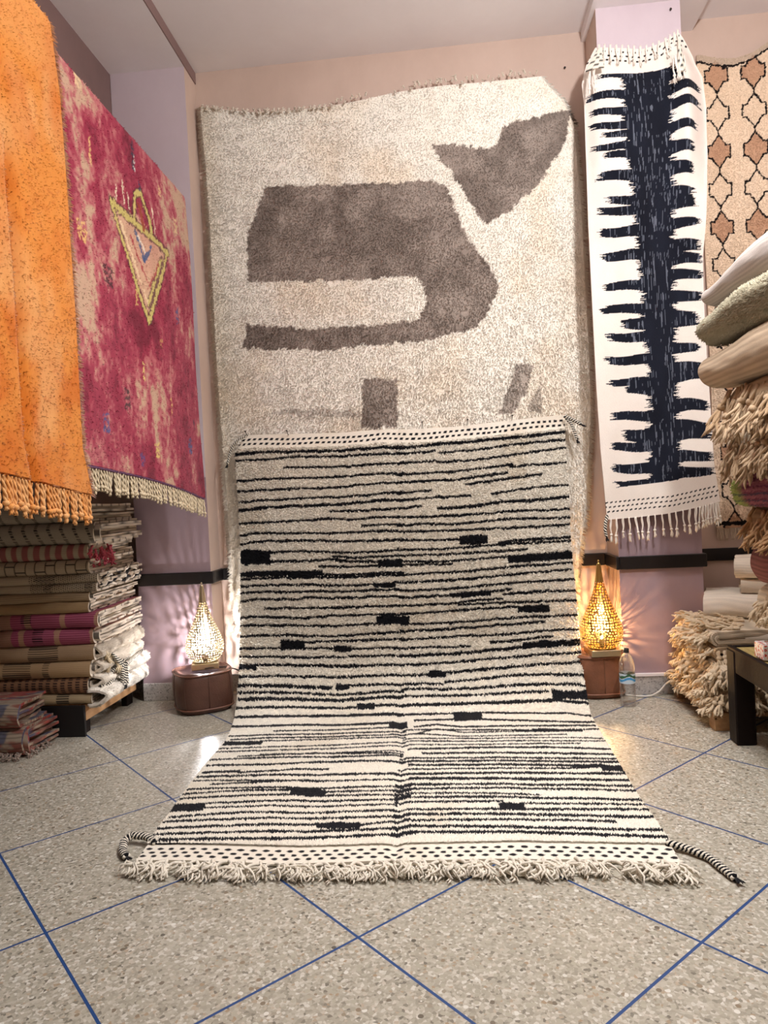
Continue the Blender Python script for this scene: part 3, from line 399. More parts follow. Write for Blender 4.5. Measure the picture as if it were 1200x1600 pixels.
def tassel_shaggy(L=.12, r=.005, n=9, seed=0, col=(1, 1, 1), spread=.35):
    """thick knotted bundle of soft yarn"""
    mb = MB(); g = np.random.default_rng(seed)
    tube(mb, strand((-r*1.5, 0, 0), (.02, 0, -1), L*.4, .004, seed, 5), r*1.1, 6, col); tube(mb, strand((r*1.5, 0, 0), (-.05, 0, -1), L*.4, .004, seed+1, 5), r*1.1, 6, col)
    e = np.array([0, 0, -L*.4]); lathe(mb, [(.0004, r*2.2), (r*2.1, r*1.5), (r*2.6, 0), (r*2.1, -r*1.5), (.0004, -r*2.2)], 10, col, e)
    for k in range(n):
        a = g.random()*2*PI; f = spread*(.3+.7*g.random())
        tube(mb, strand(e, (math.cos(a)*f, math.sin(a)*f, -1), L*.62*(.75+.4*g.random()), .012, seed*13+k, 7), np.array([.8, 1, 1.05, 1, 1, .9, .3])*r, 5, col)
    return mb.mesh('tassel', M['yarn'])
def hang(meshes, parent, pts, rots=None, name='tassel', sc=None):
    for i, p in enumerate(pts):
        o = link(name, meshes[i % len(meshes)], parent, tuple(p))
        o.rotation_euler = rots[i] if rots is not None else (random.uniform(-.05, .05), random.uniform(-.06, .06), random.uniform(0, 6))
        if sc is not None: o.scale = (sc[i],)*3 if np.ndim(sc[i]) == 0 else sc[i]

IVORY = lin(226, 219, 203)
BLACK = lin(24, 24, 28)

# ------------------------------------------------------------------ the black and white striped rug: pinned on the wall, sweeping out over the floor
pr = np.array(BWPROF); parc = np.r_[0, np.cumsum(np.hypot(*np.diff(pr, axis=0).T))]
def bw_surf(u, v):
    st = .235+0*u; Xa = -1.389+2.143*u; st = interp(Xa, BWT); sf = interp(Xa, BWF)
    s = st+(sf-st)*v; xl = interp(s, BWL); xr = interp(s, BWR)
    k = np.clip((v-.0)/.03, 0, 1); xl = xl+(1-k)*.075       # the top left corner is cut by its hanging point
    X = xl+(xr-xl)*u; Y = np.interp(s, parc, pr[:, 0]); Z = np.interp(s, parc, pr[:, 1])
    fl = ss(3.9, 4.25, Y)
    n1 = (fbm(u*5, v*9, 3)-.5)*.018*fl + (fbm(u*9, v*14, 4)-.5)*.006*(1-fl)
    crease = np.exp(-((u-.487-.01*np.sin(v*9))/.011)**2)*-.008
    sag = np.sin(u*PI*5+.5)*.008*fl*(1-v)
    return np.stack([X, Y, Z], -1), n1+crease+sag
def bw_pts(u, v):
    P, d = bw_surf(u, v); e = 1e-3
    Pu, _ = bw_surf(np.clip(u+e, 0, 1), v); Pu2, _ = bw_surf(np.clip(u-e, 0, 1), v); Pv, _ = bw_surf(u, np.clip(v+e, 0, 1)); Pv2, _ = bw_surf(u, np.clip(v-e, 0, 1))
    N = np.cross(Pv-Pv2, Pu-Pu2); N /= np.linalg.norm(N, axis=-1, keepdims=True)+1e-12
    N = np.where((N[..., 1:2]*-1+N[..., 2:3]) < 0, -N, N)
    return P+N*d[..., None], N
def bw_black(u, v):
    fl = ss(.62, .5, v); vj = v+(vn(u*320, v*90, 5)-.5)*(.0010+.0010*fl)+(vn(u*60, v*30, 8)-.5)*(.0010+.0006*fl)
    m = np.zeros(np.shape(u), bool); order = np.argsort(vj.ravel())
    for th, ln in STRIPES:
        us = [q[0] for q in ln]; vs = [q[1] for q in ln]
        if th < .006 and .455 < us[-1] < .4885: us = us+[.4885]; vs = vs+[vs[-1]]
        if th < .006 and .487 < us[0] < .54: us = [.487]+us; vs = [vs[0]]+vs
        ok = (u >= us[0]-.004) & (u <= us[-1]+.004) & (vj > min(vs)-.02) & (vj < max(vs)+.02)
        if not ok.any(): continue
        c = np.interp(u[ok], us, vs); h = max(th*.5, .0011)*(1.15+.15*(vs[0] < .55)+.55*(vn(u[ok]*55, vs[0]*999, 6)-.3))
        m[ok] |= np.abs(vj[ok]-c) < h
    return m
def bw_col(u, v):
    warm = fbm(u*3, v*6, 12)
    c = mixc(lin(228, 218, 200), lin(236, 229, 215), warm)
    st = fbm(u*7, v*12, 19); c = mixc(c, lin(206, 190, 164), ss(.62, .8, st)*.35)
    flat = (v < .0245) | (v > .9675)
    b = bw_black(u, v) & ~flat
    for vc, per, ph in ((.0092, .0176, 0), (.0176, .0176, .35)):
        f = (u/per+ph+.1*np.sin(u*40)) % 1; b |= (np.abs(v-vc+.0008*np.sin(u*30)) < .0021) & (f < .56)
    for vc, ph in ((.9765, 0), (.9845, .5), (.992, .05)):
        f = (u/.0235+ph+.15*np.sin(u*23+vc*50)) % 1; b |= ((v-vc)/.0025)**2+((f-.28)/.27)**2 < 1
    c = mixc(c, BLACK, b.astype(float)); return c, flat, b
U, V = np.meshgrid(np.linspace(0, 1, 400), np.r_[np.linspace(0, .03, 40)[:-1], np.linspace(.03, .962, 280)[:-1], np.linspace(.962, 1, 60)])
P, N = bw_pts(U, V); col, flat, b = bw_col(U, V)
Pb = P-N*.014
mb = MB(); sheet(mb, Pb, .010, col.reshape(-1, 3), side=-1, backcol=np.broadcast_to(IVORY*.8, (U.size, 3)))
nu, nv = 460, 780
tu, tv = np.meshgrid((np.arange(nu)+.5)/nu, .024+(np.arange(nv)+.5)/nv*(.968-.024))
g = np.random.default_rng(2); tu = np.clip(tu+(g.random(tu.shape)-.5)/nu*1.3, .001, .999).ravel(); tv = (tv+(g.random(tv.shape)-.5)/nv*1.3).ravel()
tv = np.clip(tv, .0235, .9685); P, N = bw_pts(tu, tv); c, _, b = bw_col(tu, tv)
c = c*(1+.24*(g.random((len(c), 1))-.5))*(1+(.30*(vn(tu*130, tv*300, 33)-.5)*np.clip(ss(.62, .5, tv)+.25, 0, 1))[:, None])
wall_k = ss(3.9, 4.3, P[:, 1])[:, None]
rel = clumps(P[:, 0]/.022, (P[:, 1]+P[:, 2])/.013, 17, 0, .42); P = P-N*(.0105*(1-rel)*wall_k[:, 0]**.5)[:, None]
ln_ = .0085+.0065*wall_k[:, 0]
tufts(mb, P-N*(ln_-.0025)[:, None], N, c, ln_[:, None], .0046, (0, 0, 0), .20+.7*wall_k, 3, .12)
bw = mb.obj('striped_rug', M['wool'])
tag(bw, 'large ivory wool rug with thin black stripes pinned up and sweeping out across the floor', 'rug')
# fringe along the front end, braids at the corners
def floor_tassel(seed):
    mb = MB(); g = np.random.default_rng(seed); c = IVORY*1.0
    for s in (-1, 1):
        t = np.linspace(0, 1, 6)[:, None]
        p = np.concatenate([s*.022*(1-t)+.002*s, -.035*t-.004, .010+.006*np.sin(t*PI)], 1); tube(mb, p, .0048, 6, c)
    lathe(mb, [(.0005, .009), (.008, .006), (.010, 0), (.008, -.006), (.0005, -.009)], 10, c, (0, -.037, .012))
    for k in range(26):
        a = -PI/2+(g.random()-.5)*2.0; L = .036+.030*g.random(); h = g.random()
        t = np.linspace(0, 1, 7); q = np.stack([math.cos(a)*L*t+.008*np.sin(t*8+k), -.037+math.sin(a)*L*t+.006*np.cos(t*9+k), .010+.026*h*np.sin(t*PI*.85)*(1-.2*t)-.006*t], 1)
        q[:, 2] = np.maximum(q[:, 2], .004); tube(mb, q, np.array([.8, 1, 1, 1, 1, .9, .5])*.0031, 5, c)
    return mb.mesh('tassel', M['yarn'])
FT = [floor_tassel(40+k) for k in range(7)]
n = 33; uu = (np.arange(n)+.5)/n; E_, _ = bw_pts(uu, np.ones(n))
for i in range(n):
    o = link('tassel', FT[i % 7], bw, (E_[i][0], E_[i][1]+.004, .002), (0, 0, random.uniform(-.35, .35))); o.scale = (random.uniform(1.1, 1.45),)*2+(random.uniform(1.1, 1.5),)
def braid(path, r, name, label, parent, seed=0):
    """three plaited cords, black and white"""
    mb = MB(); p = np.array(path, float); L = np.r_[0, np.cumsum(np.linalg.norm(np.diff(p, axis=0), axis=1))]
    n = int(L[-1]/.004)+8; s = np.linspace(0, L[-1], n); q = np.stack([np.interp(s, L, p[:, k]) for k in range(3)], 1)
    for _ in range(8): q[1:-1] = (q[:-2]+q[2:]+2*q[1:-1])/4
    d = np.gradient(q, axis=0); d /= np.linalg.norm(d, axis=1, keepdims=True)+1e-9
    sd = np.cross(d, (0, 0, 1.)); sd = np.where(np.linalg.norm(sd, axis=1, keepdims=True) < .1, (0, -1., 0), sd); sd /= np.linalg.norm(sd, axis=1, keepdims=True); up = np.cross(sd, d)
    for k in range(4):
        a = s/.030*2*PI+k*PI/2
        w = q+sd*(np.cos(a)*r*1.1)[:, None]+up*(np.sin(a)*r*.8)[:, None]
        tube(mb, w, r*.85, 5, BLACK if k % 2 else IVORY)
    for k in range(6):
        tube(mb, strand(q[-1], d[-1]+np.array([.3*math.cos(k), .3*math.sin(k), 0]), .03, .004, seed+k, 4), [r*.5, r*.5, r*.45, r*.15], 4, BLACK)
    o = mb.obj(name, M['yarn'], parent); o['label'] = label; return o
braid([(.69, 2.50, .022), (.745, 2.475, .016), (.80, 2.42, .014), (.815, 2.36, .014), (.835, 2.29, .014)], .008, 'corner_braid', 'black and white corner braid', bw)
braid([(-1.14, 2.52, .024), (-1.19, 2.55, .03), (-1.25, 2.56, .03), (-1.268, 2.53, .02), (-1.245, 2.47, .014), (-1.21, 2.43, .014)], .0085, 'corner_braid', 'black and white corner braid', bw, 5)
braid([(-1.30, 4.555, 1.705), (-1.345, 4.548, 1.69), (-1.385, 4.54, 1.65), (-1.41, 4.535, 1.59), (-1.425, 4.53, 1.53)], .0052, 'corner_braid', 'black and white corner braid', bw, 9)
braid([(.745, 4.56, 1.715), (.79, 4.55, 1.69), (.82, 4.54, 1.67), (.84, 4.53, 1.655)], .007, 'corner_braid', 'black and white corner braid', bw, 12)
braid([(.755, 4.56, 1.70), (.785, 4.55, 1.66), (.80, 4.54, 1.61), (.812, 4.535, 1.565)], .006, 'corner_braid', 'black and white corner braid', bw, 15)
for k, (x, z) in enumerate([(-1.30, 1.722), (-1.026, 1.712), (-.424, 1.716), (-.147, 1.716), (.142, 1.715), (.421, 1.725)]):
    mb = MB(); tube(mb, [(x, 4.60, z-.012), (x, 4.57, z-.004), (x, 4.545, z+.012)], .0022, 6); tube(mb, [(x, 4.547, z+.011), (x, 4.542, z+.014)], .005, 8)
    tag(mb.obj('nail', M['steel']), 'thin nail pinning the %s of the striped rug' % ['top left corner', 'top edge near the left', 'top edge just left of the middle', 'top edge at the middle', 'top edge right of the middle', 'top edge near the right'][k], 'nail', 'nails along the striped rug')
for x, y, z, w in ((.864, BY, 3.942, 'peach back wall between the two hangings'), (1.43, RPY, 4.04, 'mauve pillar above the runner')):
    mb = MB(); tube(mb, [(x, y+.01, z), (x, y-.012, z+.003)], .003, 6); tube(mb, [(x, y-.011, z+.003), (x, y-.014, z+.003)], .007, 8)
    tag(mb.obj('nail', M['steel']), 'bare nail in the '+w, 'nail')

# ------------------------------------------------------------------ the cream shag rug on the back wall
def sh_surf(u, w):
    zt = interp(-1.515+2.22*u, SHAG_T); z = zt+(.40-zt)*w
    xl = interp(z, SHAG_L, 1, 0); xr = interp(z, SHAG_R, 1, 0); X = xl+(xr-xl)*u
    Y = 4.645-(fbm(u*5, w*7, 31)-.5)*.03-.004*np.sin(u*PI*4)
    Y = Y+.010*np.exp(-((u-.345)/.02)**2)*ss(.05, .15, w)
    Y = Y-.05*np.exp(-((u-1)/.10)**2-((w-.10)/.06)**2)
    return np.stack([X, np.minimum(Y, 4.655), z], -1)
def sh_col(X, Z):
    jx = X+(vn(X*60, Z*60, 3)-.5)*.022+(vn(X*17, Z*17, 5)-.5)*.018; jz = Z+(vn(X*60, Z*60, 4)-.5)*.022+(vn(X*17, Z*17, 6)-.5)*.018
    c = mixc(lin(252, 245, 232), lin(246, 232, 212), ss(.45, .8, fbm(X*3, Z*3, 8))*.8)
    edge = ss(.16, .0, X-interp(Z, SHAG_L, 1, 0)); c = mixc(c, lin(214, 198, 168), edge*.35)
    br = mixc(lin(172, 158, 147), lin(140, 127, 117), ss(.25, .75, fbm(X*8, Z*8, 9)))
    for k, pl in enumerate(SHAG_P):
        m = in_poly(jx, jz, pl).astype(float)*(1, 1, .95, .5, .85, .6)[k]; c = mixc(c, br, m)
    return c
U, W = np.meshgrid(np.linspace(0, 1, 200), np.linspace(0, 1, 300)); P = sh_surf(U, W); P[..., 1] += .016
mb = MB(); sheet(mb, P, .012, sh_col(P[..., 0], P[..., 2]).reshape(-1, 3), side=-1)
nu, nv = 350, 540; g = np.random.default_rng(5)
u, w = np.meshgrid((np.arange(nu)+.5)/nu, (np.arange(nv)+.5)/nv); u = np.clip(u+(g.random(u.shape)-.5)/nu*1.4, 0, 1).ravel(); w = np.clip(w+(g.random(w.shape)-.5)/nv*1.4, 0, 1).ravel()
P = sh_surf(u, w); P[:, 1] += .02; N = np.tile([0, -1., 0], (len(P), 1))
# the pile lies in clumps that part along wandering cracks
cl = np.stack([fbm(P[:, 0]*20, P[:, 2]*26, 60)-.5, np.zeros(len(P)), fbm(P[:, 0]*20, P[:, 2]*26, 61)-.5], 1)*1.0
rel = clumps(P[:, 0]/.026, P[:, 2]/.022, 23, 0, .34); P[:, 1] += .012*(1-rel)
N2 = N+cl+np.array([0, 0, -.35]); c = sh_col(P[:, 0], P[:, 2])*(1+.16*(g.random((len(P), 1))-.5))*(1+.16*(vn(P[:, 0]*60, P[:, 2]*70, 35)-.5))[:, None]
tufts(mb, P, N2, c, .020, .0058, (0, 0, -.05), .5, 8, .25)
ed = g.random(2600); side = np.sign(g.random(2600)-.5); P = sh_surf(np.where(side > 0, 1., 0.), ed); P[:, 1] += .02
N = np.stack([side*.9, np.full(2600, -.5), np.full(2600, -.5)], 1); tufts(mb, P, N, sh_col(P[:, 0]-side*.03, P[:, 2]), .034, .007, (0, 0, -.1), .6, 9)
shag = mb.obj('shag_rug', M['wool'])
tag(shag, 'large cream shag rug with grey-brown patches hung on the back wall', 'rug')
TS = [tassel_shaggy(.05, .0045, 5, 70+k, lin(214, 203, 186), .5) for k in range(5)]
us = [x for x in np.linspace(.01, .985, 66) if not (.50 < x < .60 and random.random() < .5)]
pts = sh_surf(np.array(us), np.zeros(len(us))); rt = []; sc = []
for x in us:
    up = (x > .38); rt.append((random.uniform(-.5, -.1)*(-1 if False else 1), (PI if (up and random.random() < .75) else 0)+random.uniform(-.7, .7), random.uniform(-.4, .4))); sc.append(random.uniform(.55, .85) if x < .42 else random.uniform(.35, .75))
hang(TS, shag, [(p[0], 4.635, p[2]+.003) for p in pts], rt, sc=sc)

# ------------------------------------------------------------------ the long black and white runner on the right pillar
IKN = len(IK_LF)
def ik_surf(u, w):
    xr0 = .977+.468*u; zt = interp(xr0, IK_T); zb = interp(.923+.655*u, IK_B); z = zt+(zb-zt)*w
    xl = interp(z, IK_L, 1, 0); xr = interp(z, IK_R, 1, 0); X = xl+(xr-xl)*u
    Y = 4.315+.02*np.sin(u*PI)*0-.012*np.sin(u*PI*3+z*1.5)-.010*(fbm(u*3, z*2, 4)-.5)
    fold = ss(2.7, 3.3, z)*ss(3.86, 3.70, z)
    Y = Y+fold*(.07*ss(.78, 1, u)**2+.03*ss(.15, 0, u)**2)-.035*np.exp(-((u-.80)/.07)**2)*fold
    return np.stack([X, Y, z], -1)
def ik_col(X, Z, u):
    c = mixc(lin(232, 220, 208), lin(238, 230, 220), fbm(X*8, Z*8, 2))
    zt = interp(X, IK_TOPB); zb = interp(X, IK_BOTB); body = (Z < zt) & (Z > zb)
    cl = interp(Z, IK_CL, 1, 0); cr = interp(Z, IK_CR, 1, 0)
    br = (vn(Z*330, X*5, 11)-.5); br2 = vn(Z*150, X*3, 12)-.5
    m = (X > cl+br*.05+br2*.02) & (X < cr+br*.05-br2*.02)
    for lst, s in ((IK_LF, -1), (IK_RF, 1)):
        for i, (tx, tz, th) in enumerate(lst):
            base = interp(tz, IK_CL if s < 0 else IK_CR, 1, 0)+(-s)*.03
            f = np.clip((X-base)/(tx-base), 0, 1.2)           # 0 at the band, 1 at the tip
            cz = tz-(.012 if s < 0 else -.006)*(1-f)+(.0 if s < 0 else .008*np.sin(f*PI))+.004*np.sin(X*25+i)
            h = th*.5*(1.30-.42*f)
            m |= (np.abs(Z-cz) < h) & (s*X < s*(tx-.0)+(br*.055+br2*.02)) & (s*X > s*base-.01)
    m &= body
    bl = mixc(lin(30, 34, 46), lin(18, 19, 26), fbm(X*10, Z*3, 7))
    fleck = ((vn(X*260, Z*20, 21) > .76) & (vn(X*30, Z*9, 22) > .34)); bl = mixc(bl, lin(128, 134, 148), fleck*.5)
    c = mixc(c, bl, m.astype(float))
    d = np.zeros(np.shape(X), bool)
    for k in range(3):
        zz = interp(X, [(.93, 1.165-.027*k), (1.30, 1.185-.027*k), (1.58, 1.235-.027*k)]); f = (X/.027+.35*k) % 1
        d |= (np.abs(Z-zz-(f-.3)*.008) < .0042) & (f < .55)
        zz = interp(X, IK_T)-.022-.026*k; f = (X/.035+.3*k) % 1; d |= (np.abs(Z-zz) < .005) & (f < .42)
    return mixc(c, BLACK, d.astype(float))
U, W = np.meshgrid(np.linspace(0, 1, 210), np.linspace(0, 1, 820)); P = ik_surf(U, W)
mb = MB(); sheet(mb, P, .006, ik_col(P[..., 0], P[..., 2], U).reshape(-1, 3), side=-1)
ik = mb.obj('hanging_runner', M['weave'])
tag(ik, 'long white flatwoven runner with a black jagged centre band hung on the right pillar', 'rug')
# the two top corners are folded forward over the hanging line
for pts_, nm in (([(.990, 3.80), (.900, 3.655), (1.005, 3.668)], 'l'), ([(1.43, 3.80), (1.41, 3.60), (1.455, 3.60)], 'r')):
    a, b_, c_ = [np.array([q[0], 4.272, q[1]]) for q in pts_]; s, t = np.meshgrid(np.linspace(0, 1, 14), np.linspace(0, 1, 14))
    Q = a+(b_-a)*t[..., None]+(c_-b_)*(s*t)[..., None]; Q[..., 1] -= .022*np.sin(t*PI*.6)+.012*np.sin(s*PI)*t
    cc = ik_col(Q[..., 0], Q[..., 2]+.05, s); cc = np.broadcast_to(IVORY, Q.shape).copy(); dd = ((np.floor(t*6)+np.floor(s*3)) % 2 == 0) & ((t*6 % 1) < .35); cc[dd] = BLACK
    m2 = MB(); sheet(m2, Q, .005, cc.reshape(-1, 3)); m2.obj('folded_corner', M['weave'], ik)
TI = [tassel_strands(.125, .0036, 2, 90+k, lin(236, 228, 216), .22, 8) for k in range(6)]
us = np.r_[np.linspace(.03, .78, 14), np.linspace(.82, .985, 8)]; pts = ik_surf(us, np.ones(len(us)))
hang(TI, ik, [(p[0], p[1]+.003, p[2]+.004) for p in pts], sc=[random.uniform(.95, 1.2) for _ in us])
us = np.linspace(.04, .97, 15); pts = ik_surf(us, np.zeros(len(us)))
hang(TI, ik, [(p[0], p[1]-.012, p[2]+.012) for p in pts], [(random.uniform(-.1, 0), random.uniform(-.12, .12), random.uniform(-.3, .3)) for _ in us], sc=[random.uniform(.7, .95) for _ in us])
hang(TI, ik, [(.925, 4.25, 3.67), (.945, 4.25, 3.69), (.915, 4.25, 3.64), (1.40, 4.245, 3.70), (1.425, 4.245, 3.71), (1.45, 4.245, 3.69), (1.385, 4.245, 3.68)], sc=[1, 1.1, 1, 1.1, 1.2, 1, 1.15])
braid([(.925, 4.305, 1.09), (.912, 4.295, 1.05), (.906, 4.29, 1.00), (.913, 4.29, .965)], .006, 'corner_braid', 'black and white corner braid', ik, 21)

# ------------------------------------------------------------------ beige rug with outlined stars on the recess wall
def di_surf(u, w):
    zt = interp(1.66+.9*u, DI_T+[(2.6, 3.92)]); z = zt+(.965-zt)*w
    return np.stack([1.672+.9*u, 4.665-.012*np.sin(u*9+z)-.02*(fbm(u*4, w*6, 3)-.5), z], -1)
STAR = [(0, .104), (.041, .046), (.041, .040), (.068, .040), (.068, -.038), (.041, -.038), (.041, -.046), (0, -.104), (-.041, -.046), (-.041, -.038), (-.068, -.038), (-.068, .040), (-.041, .040), (-.041, .046)]
def di_col(X, Z):
    jx = X+(vn(X*90, Z*90, 3)-.5)*.006; jz = Z+(vn(X*90, Z*90, 4)-.5)*.008
    c = mixc(lin(236, 212, 186), lin(226, 199, 170), fbm(X*5, Z*5, 4)); tan = mixc(lin(202, 162, 132), lin(188, 146, 116), fbm(X*14, Z*14, 6))
    b = np.zeros(np.shape(X), bool)
    for ci in range(4):
        for ri in range(-1, 13):
            cx = 1.783+.2145*ci; cz = 3.79-.2355*ri-.004*ci
            x = jx-cx; z = jz-cz
            near = (np.abs(x) < .11) & (np.abs(z) < .14)
            if not near.any(): continue
            if ri % 2 == 0:
                ins = near & in_poly(x, z, STAR); c = mixc(c, tan, ins.astype(float))
            for i in range(len(STAR)):
                b |= near & (seg_d(x, z, STAR[i], STAR[(i+1) % len(STAR)]) < .0050)
            b |= near & (seg_d(x, z, (0, .104), (0, .134)) < .0050)
    zt = interp(X, DI_T+[(2.6, 3.92)]); b &= Z < zt-.05
    b |= np.abs(jz-(zt-.045)) < .007; c = mixc(c, lin(178, 158, 140), (Z > zt-.038).astype(float)*.7)
    b |= np.abs(jz-.992) < .012
    return mixc(c, lin(30, 24, 24), b.astype(float))
U, W = np.meshgrid(np.linspace(0, 1, 190), np.linspace(0, 1, 560)); P = di_surf(U, W)
mb = MB(); sheet(mb, P, .012, di_col(P[..., 0], P[..., 2]).reshape(-1, 3), side=-1)
g = np.random.default_rng(15); u = g.random(60000); w = g.random(60000); P = di_surf(u, w); c = di_col(P[:, 0], P[:, 2])*(1+.12*(g.random((60000, 1))-.5))
tufts(mb, P, np.tile([0, -1., -.3], (60000, 1)), c, .009, .0042, (0, 0, 0), .8, 4)
di = mb.obj('star_rug', M['wool']); tag(di, 'beige rug with black outlined stars hung in the recess behind the runner', 'rug')
mb = MB()
for k in range(170):
    x = 1.675+.9*k/170; tube(mb, strand((x, 4.66, .97), (random.uniform(-.15, .15), -.05, -1), .085, .004, k, 5), [.002, .002, .002, .0018, .0008], 4, lin(206, 186, 160))
mb.obj('fringe', M['yarn'], di)['kind'] = 'stuff'
# ------------------------------------------------------------------ the rugs hung over a rail on the left: crimson and orange
def drape(u, w, edgeN, edgeF, zbN, zbF, zt, xf, wav, seed):
    """w 0..1 goes down the side facing the room, w -0.6..0 is the part over the rail and behind"""
    ar = .085; zb = zbN+(zbF-zbN)*u+.02*np.sin(u*PI*1.2); H = zt-zb
    z = np.where(w >= .04, zt-.045-(w-.04)/.96*(H-.045), 0); ang = np.clip((.04-w)/.08, 0, 1)*PI
    z = np.where((w < .04) & (w > -.04), zt-.045+.045*np.sin(ang), z); z = np.where(w <= -.04, zt-.045-(-w-.04)*H*.95, z)
    dx = np.where(w >= .04, 0, np.where(w > -.04, -.045*(1-np.cos(ang)), -.09))
    yn = interp(z, edgeN); yf = interp(z, edgeF); Y = yn+(yf-yn)*u
    X = xf+dx+np.where(w > .04, ss(.04, .3, w)*wav*((fbm(u*3.2, w*1.6, seed)-.5)*2+.4*np.sin(u*9+w*2)), 0)
    return np.stack([X, Y, z], -1)
def pile_side(mb, surf, colf, nu, nv, ln, wd, seed, droop=(0, 0, -.6), clump=1.4, w0=.0):
    g = np.random.default_rng(seed); u, w = np.meshgrid((np.arange(nu)+.5)/nu, w0+(np.arange(nv)+.5)/nv*(1-w0))
    u = np.clip(u+(g.random(u.shape)-.5)/nu*1.4, 0, 1).ravel(); w = np.clip(w+(g.random(w.shape)-.5)/nv*1.4, w0, 1).ravel()
    P = surf(u, w); e = .004; N = np.cross(surf(u+e, w)-surf(u-e, w), surf(u, w+e)-surf(u, w-e)); N /= np.linalg.norm(N, axis=1, keepdims=True)+1e-9
    N = np.where((N[:, :1] < 0) & (np.abs(N[:, 2:3]) < .9), -N, N); N = np.where((np.abs(N[:, 2:3]) >= .9) & (N[:, 2:3] < 0), -N, N)
    P = P-N*(.011*(1-clumps(P[:, 1]/.030, P[:, 2]/.026, seed, 0, .34)))[:, None]
    cl = np.stack([np.zeros(len(P)), fbm(P[:, 1]*22, P[:, 2]*22, seed+60)-.5, fbm(P[:, 1]*22, P[:, 2]*22, seed+61)-.5], 1)*clump
    c = colf(P[:, 1], P[:, 2], u, w)*(1+.3*(g.random((len(P), 1))-.5)); tufts(mb, P, N+cl, c, ln, wd, droop, .65, seed+2, .12)
RD = RED['dm']
def red_col(Y, Z, u, w):
    f = fbm(Y*6, Z*2.8, 41, 4); f2 = fbm(Y*18, Z*11, 42, 3); f = f*.58+f2*.34+(vn(Y*70, Z*70, 44)-.5)*.16+.03
    c = mixc(lin(112, 24, 46), lin(150, 44, 68), ss(.25, .46, f)); c = mixc(c, lin(178, 98, 102), ss(.45, .58, f)); c = mixc(c, lin(190, 160, 132), ss(.55, .68, f)*.9)
    jy = Y+(vn(Y*80, Z*80, 3)-.5)*.02; jz = Z+(vn(Y*80, Z*80, 4)-.5)*.02
    lo = fbm(Y*6, Z*6, 46)
    L, Rt, B = (3.136, 2.659), (3.753, 2.637), (3.481, 2.208); L2 = (3.136, 2.70); yel = lin(200, 184, 108); dk = lin(84, 40, 46)
    inside = in_poly(jy, jz, [(3.136, 2.66), (3.40, 2.70), (3.74, 2.63), (3.481, 2.24)]); c = mixc(c, mixc(lin(206, 150, 130), lin(216, 190, 150), lo), inside.astype(float)*.75)
    segs = [((3.136, 2.665), (3.375, 2.655), .024, yel), ((3.375, 2.655), (3.753, 2.637), .022, yel), ((3.136, 2.665), (3.481, 2.20), .017, yel), ((3.753, 2.637), (3.481, 2.20), .019, yel),
            ((3.23, 2.60), (3.485, 2.29), .012, lin(226, 200, 160)), ((3.66, 2.57), (3.485, 2.29), .014, yel), ((3.32, 2.57), (3.485, 2.40), .010, lin(170, 60, 70)), ((3.62, 2.53), (3.485, 2.36), .010, lin(170, 70, 70)),
            ((3.363, 2.675), (3.393, 2.80), .018, yel), ((3.393, 2.80), (3.456, 2.84), .018, yel), ((3.456, 2.84), (3.555, 2.70), .018, yel), ((3.555, 2.70), (3.555, 2.652), .016, yel), ((3.43, 2.76), (3.47, 2.66), .022, lin(150, 66, 42)),
            ((3.376, 2.61), (3.459, 2.50), .017, lin(62, 84, 124)), ((3.548, 2.60), (3.459, 2.50), .017, lin(62, 84, 124)), ((3.40, 2.60), (3.47, 2.545), .012, lin(224, 214, 196)),
            ((3.19, 2.75), (3.19, 2.70), .008, lin(228, 210, 180)), ((3.26, 2.80), (3.27, 2.71), .008, lin(228, 210, 180)), ((3.31, 2.77), (3.32, 2.70), .008, lin(228, 210, 180)), ((3.58, 2.80), (3.60, 2.68), .008, lin(228, 210, 180))]
    for a, b_, r, cc in segs:
        d = seg_d(jy, jz, a, b_)
        if cc is yel: c = mixc(c, dk, ((d < r*.85+.008)).astype(float)*.8)
    for a, b_, r, cc in segs: c = mixc(c, cc, (seg_d(jy, jz, a, b_) < r*.68).astype(float)*.9)
    gl = [(3.385, 2.98, .016, .07, (44, 48, 66)), (3.40, 2.95, .008, .04, (226, 222, 214)), (3.445, 2.865, .012, .03, (50, 58, 90)), (2.881, 3.059, .03, .03, (224, 196, 150)), (3.20, 1.77, .03, .05, (52, 36, 40)), (2.97, 1.64, .03, .04, (66, 78, 128)), (3.964, 1.60, .028, .05, (72, 84, 130)), (3.50, 1.55, .025, .04, (214, 190, 110)), (3.06, 2.30, .05, .05, (70, 40, 44)), (3.86, 2.33, .018, .05, (72, 80, 120)), (3.36, 2.28, .01, .05, (216, 180, 110)), (2.95, 2.80, .008, .06, (222, 180, 120)), (3.40, 1.93, .012, .05, (218, 192, 120)), (2.84, 2.42, .04, .04, (216, 178, 110)), (3.62, 2.12, .02, .02, (190, 140, 90)), (3.70, 1.80, .008, .05, (214, 170, 110)), (3.33, 1.50, .02, .03, (90, 60, 110)), (4.06, 1.74, .012, .03, (60, 40, 60)), (3.70, 2.95, .018, .03, (216, 180, 130)), (3.9, 2.83, .025, .05, (214, 186, 140))]
    for y, z, a, b_, cc in gl:
        q = (np.abs(jy-y) < a) & (np.abs(jz-z) < b_) & ((np.sin((jz-z)*190+np.sin((jy-y)*160)) > -.3)); c = mixc(c, lin(*cc), q.astype(float)*.85)
    return c
redN = [(3.11, 2.625), (2.14, 2.683), (1.43, 2.703), (1.2, 2.71)]; redF = [(3.11, 4.09), (1.32, 4.19), (1.2, 4.19)]
red_s = lambda u, w: drape(u, w, redN, redF, 1.452, 1.322, 3.10, -1.47, .014, 5)
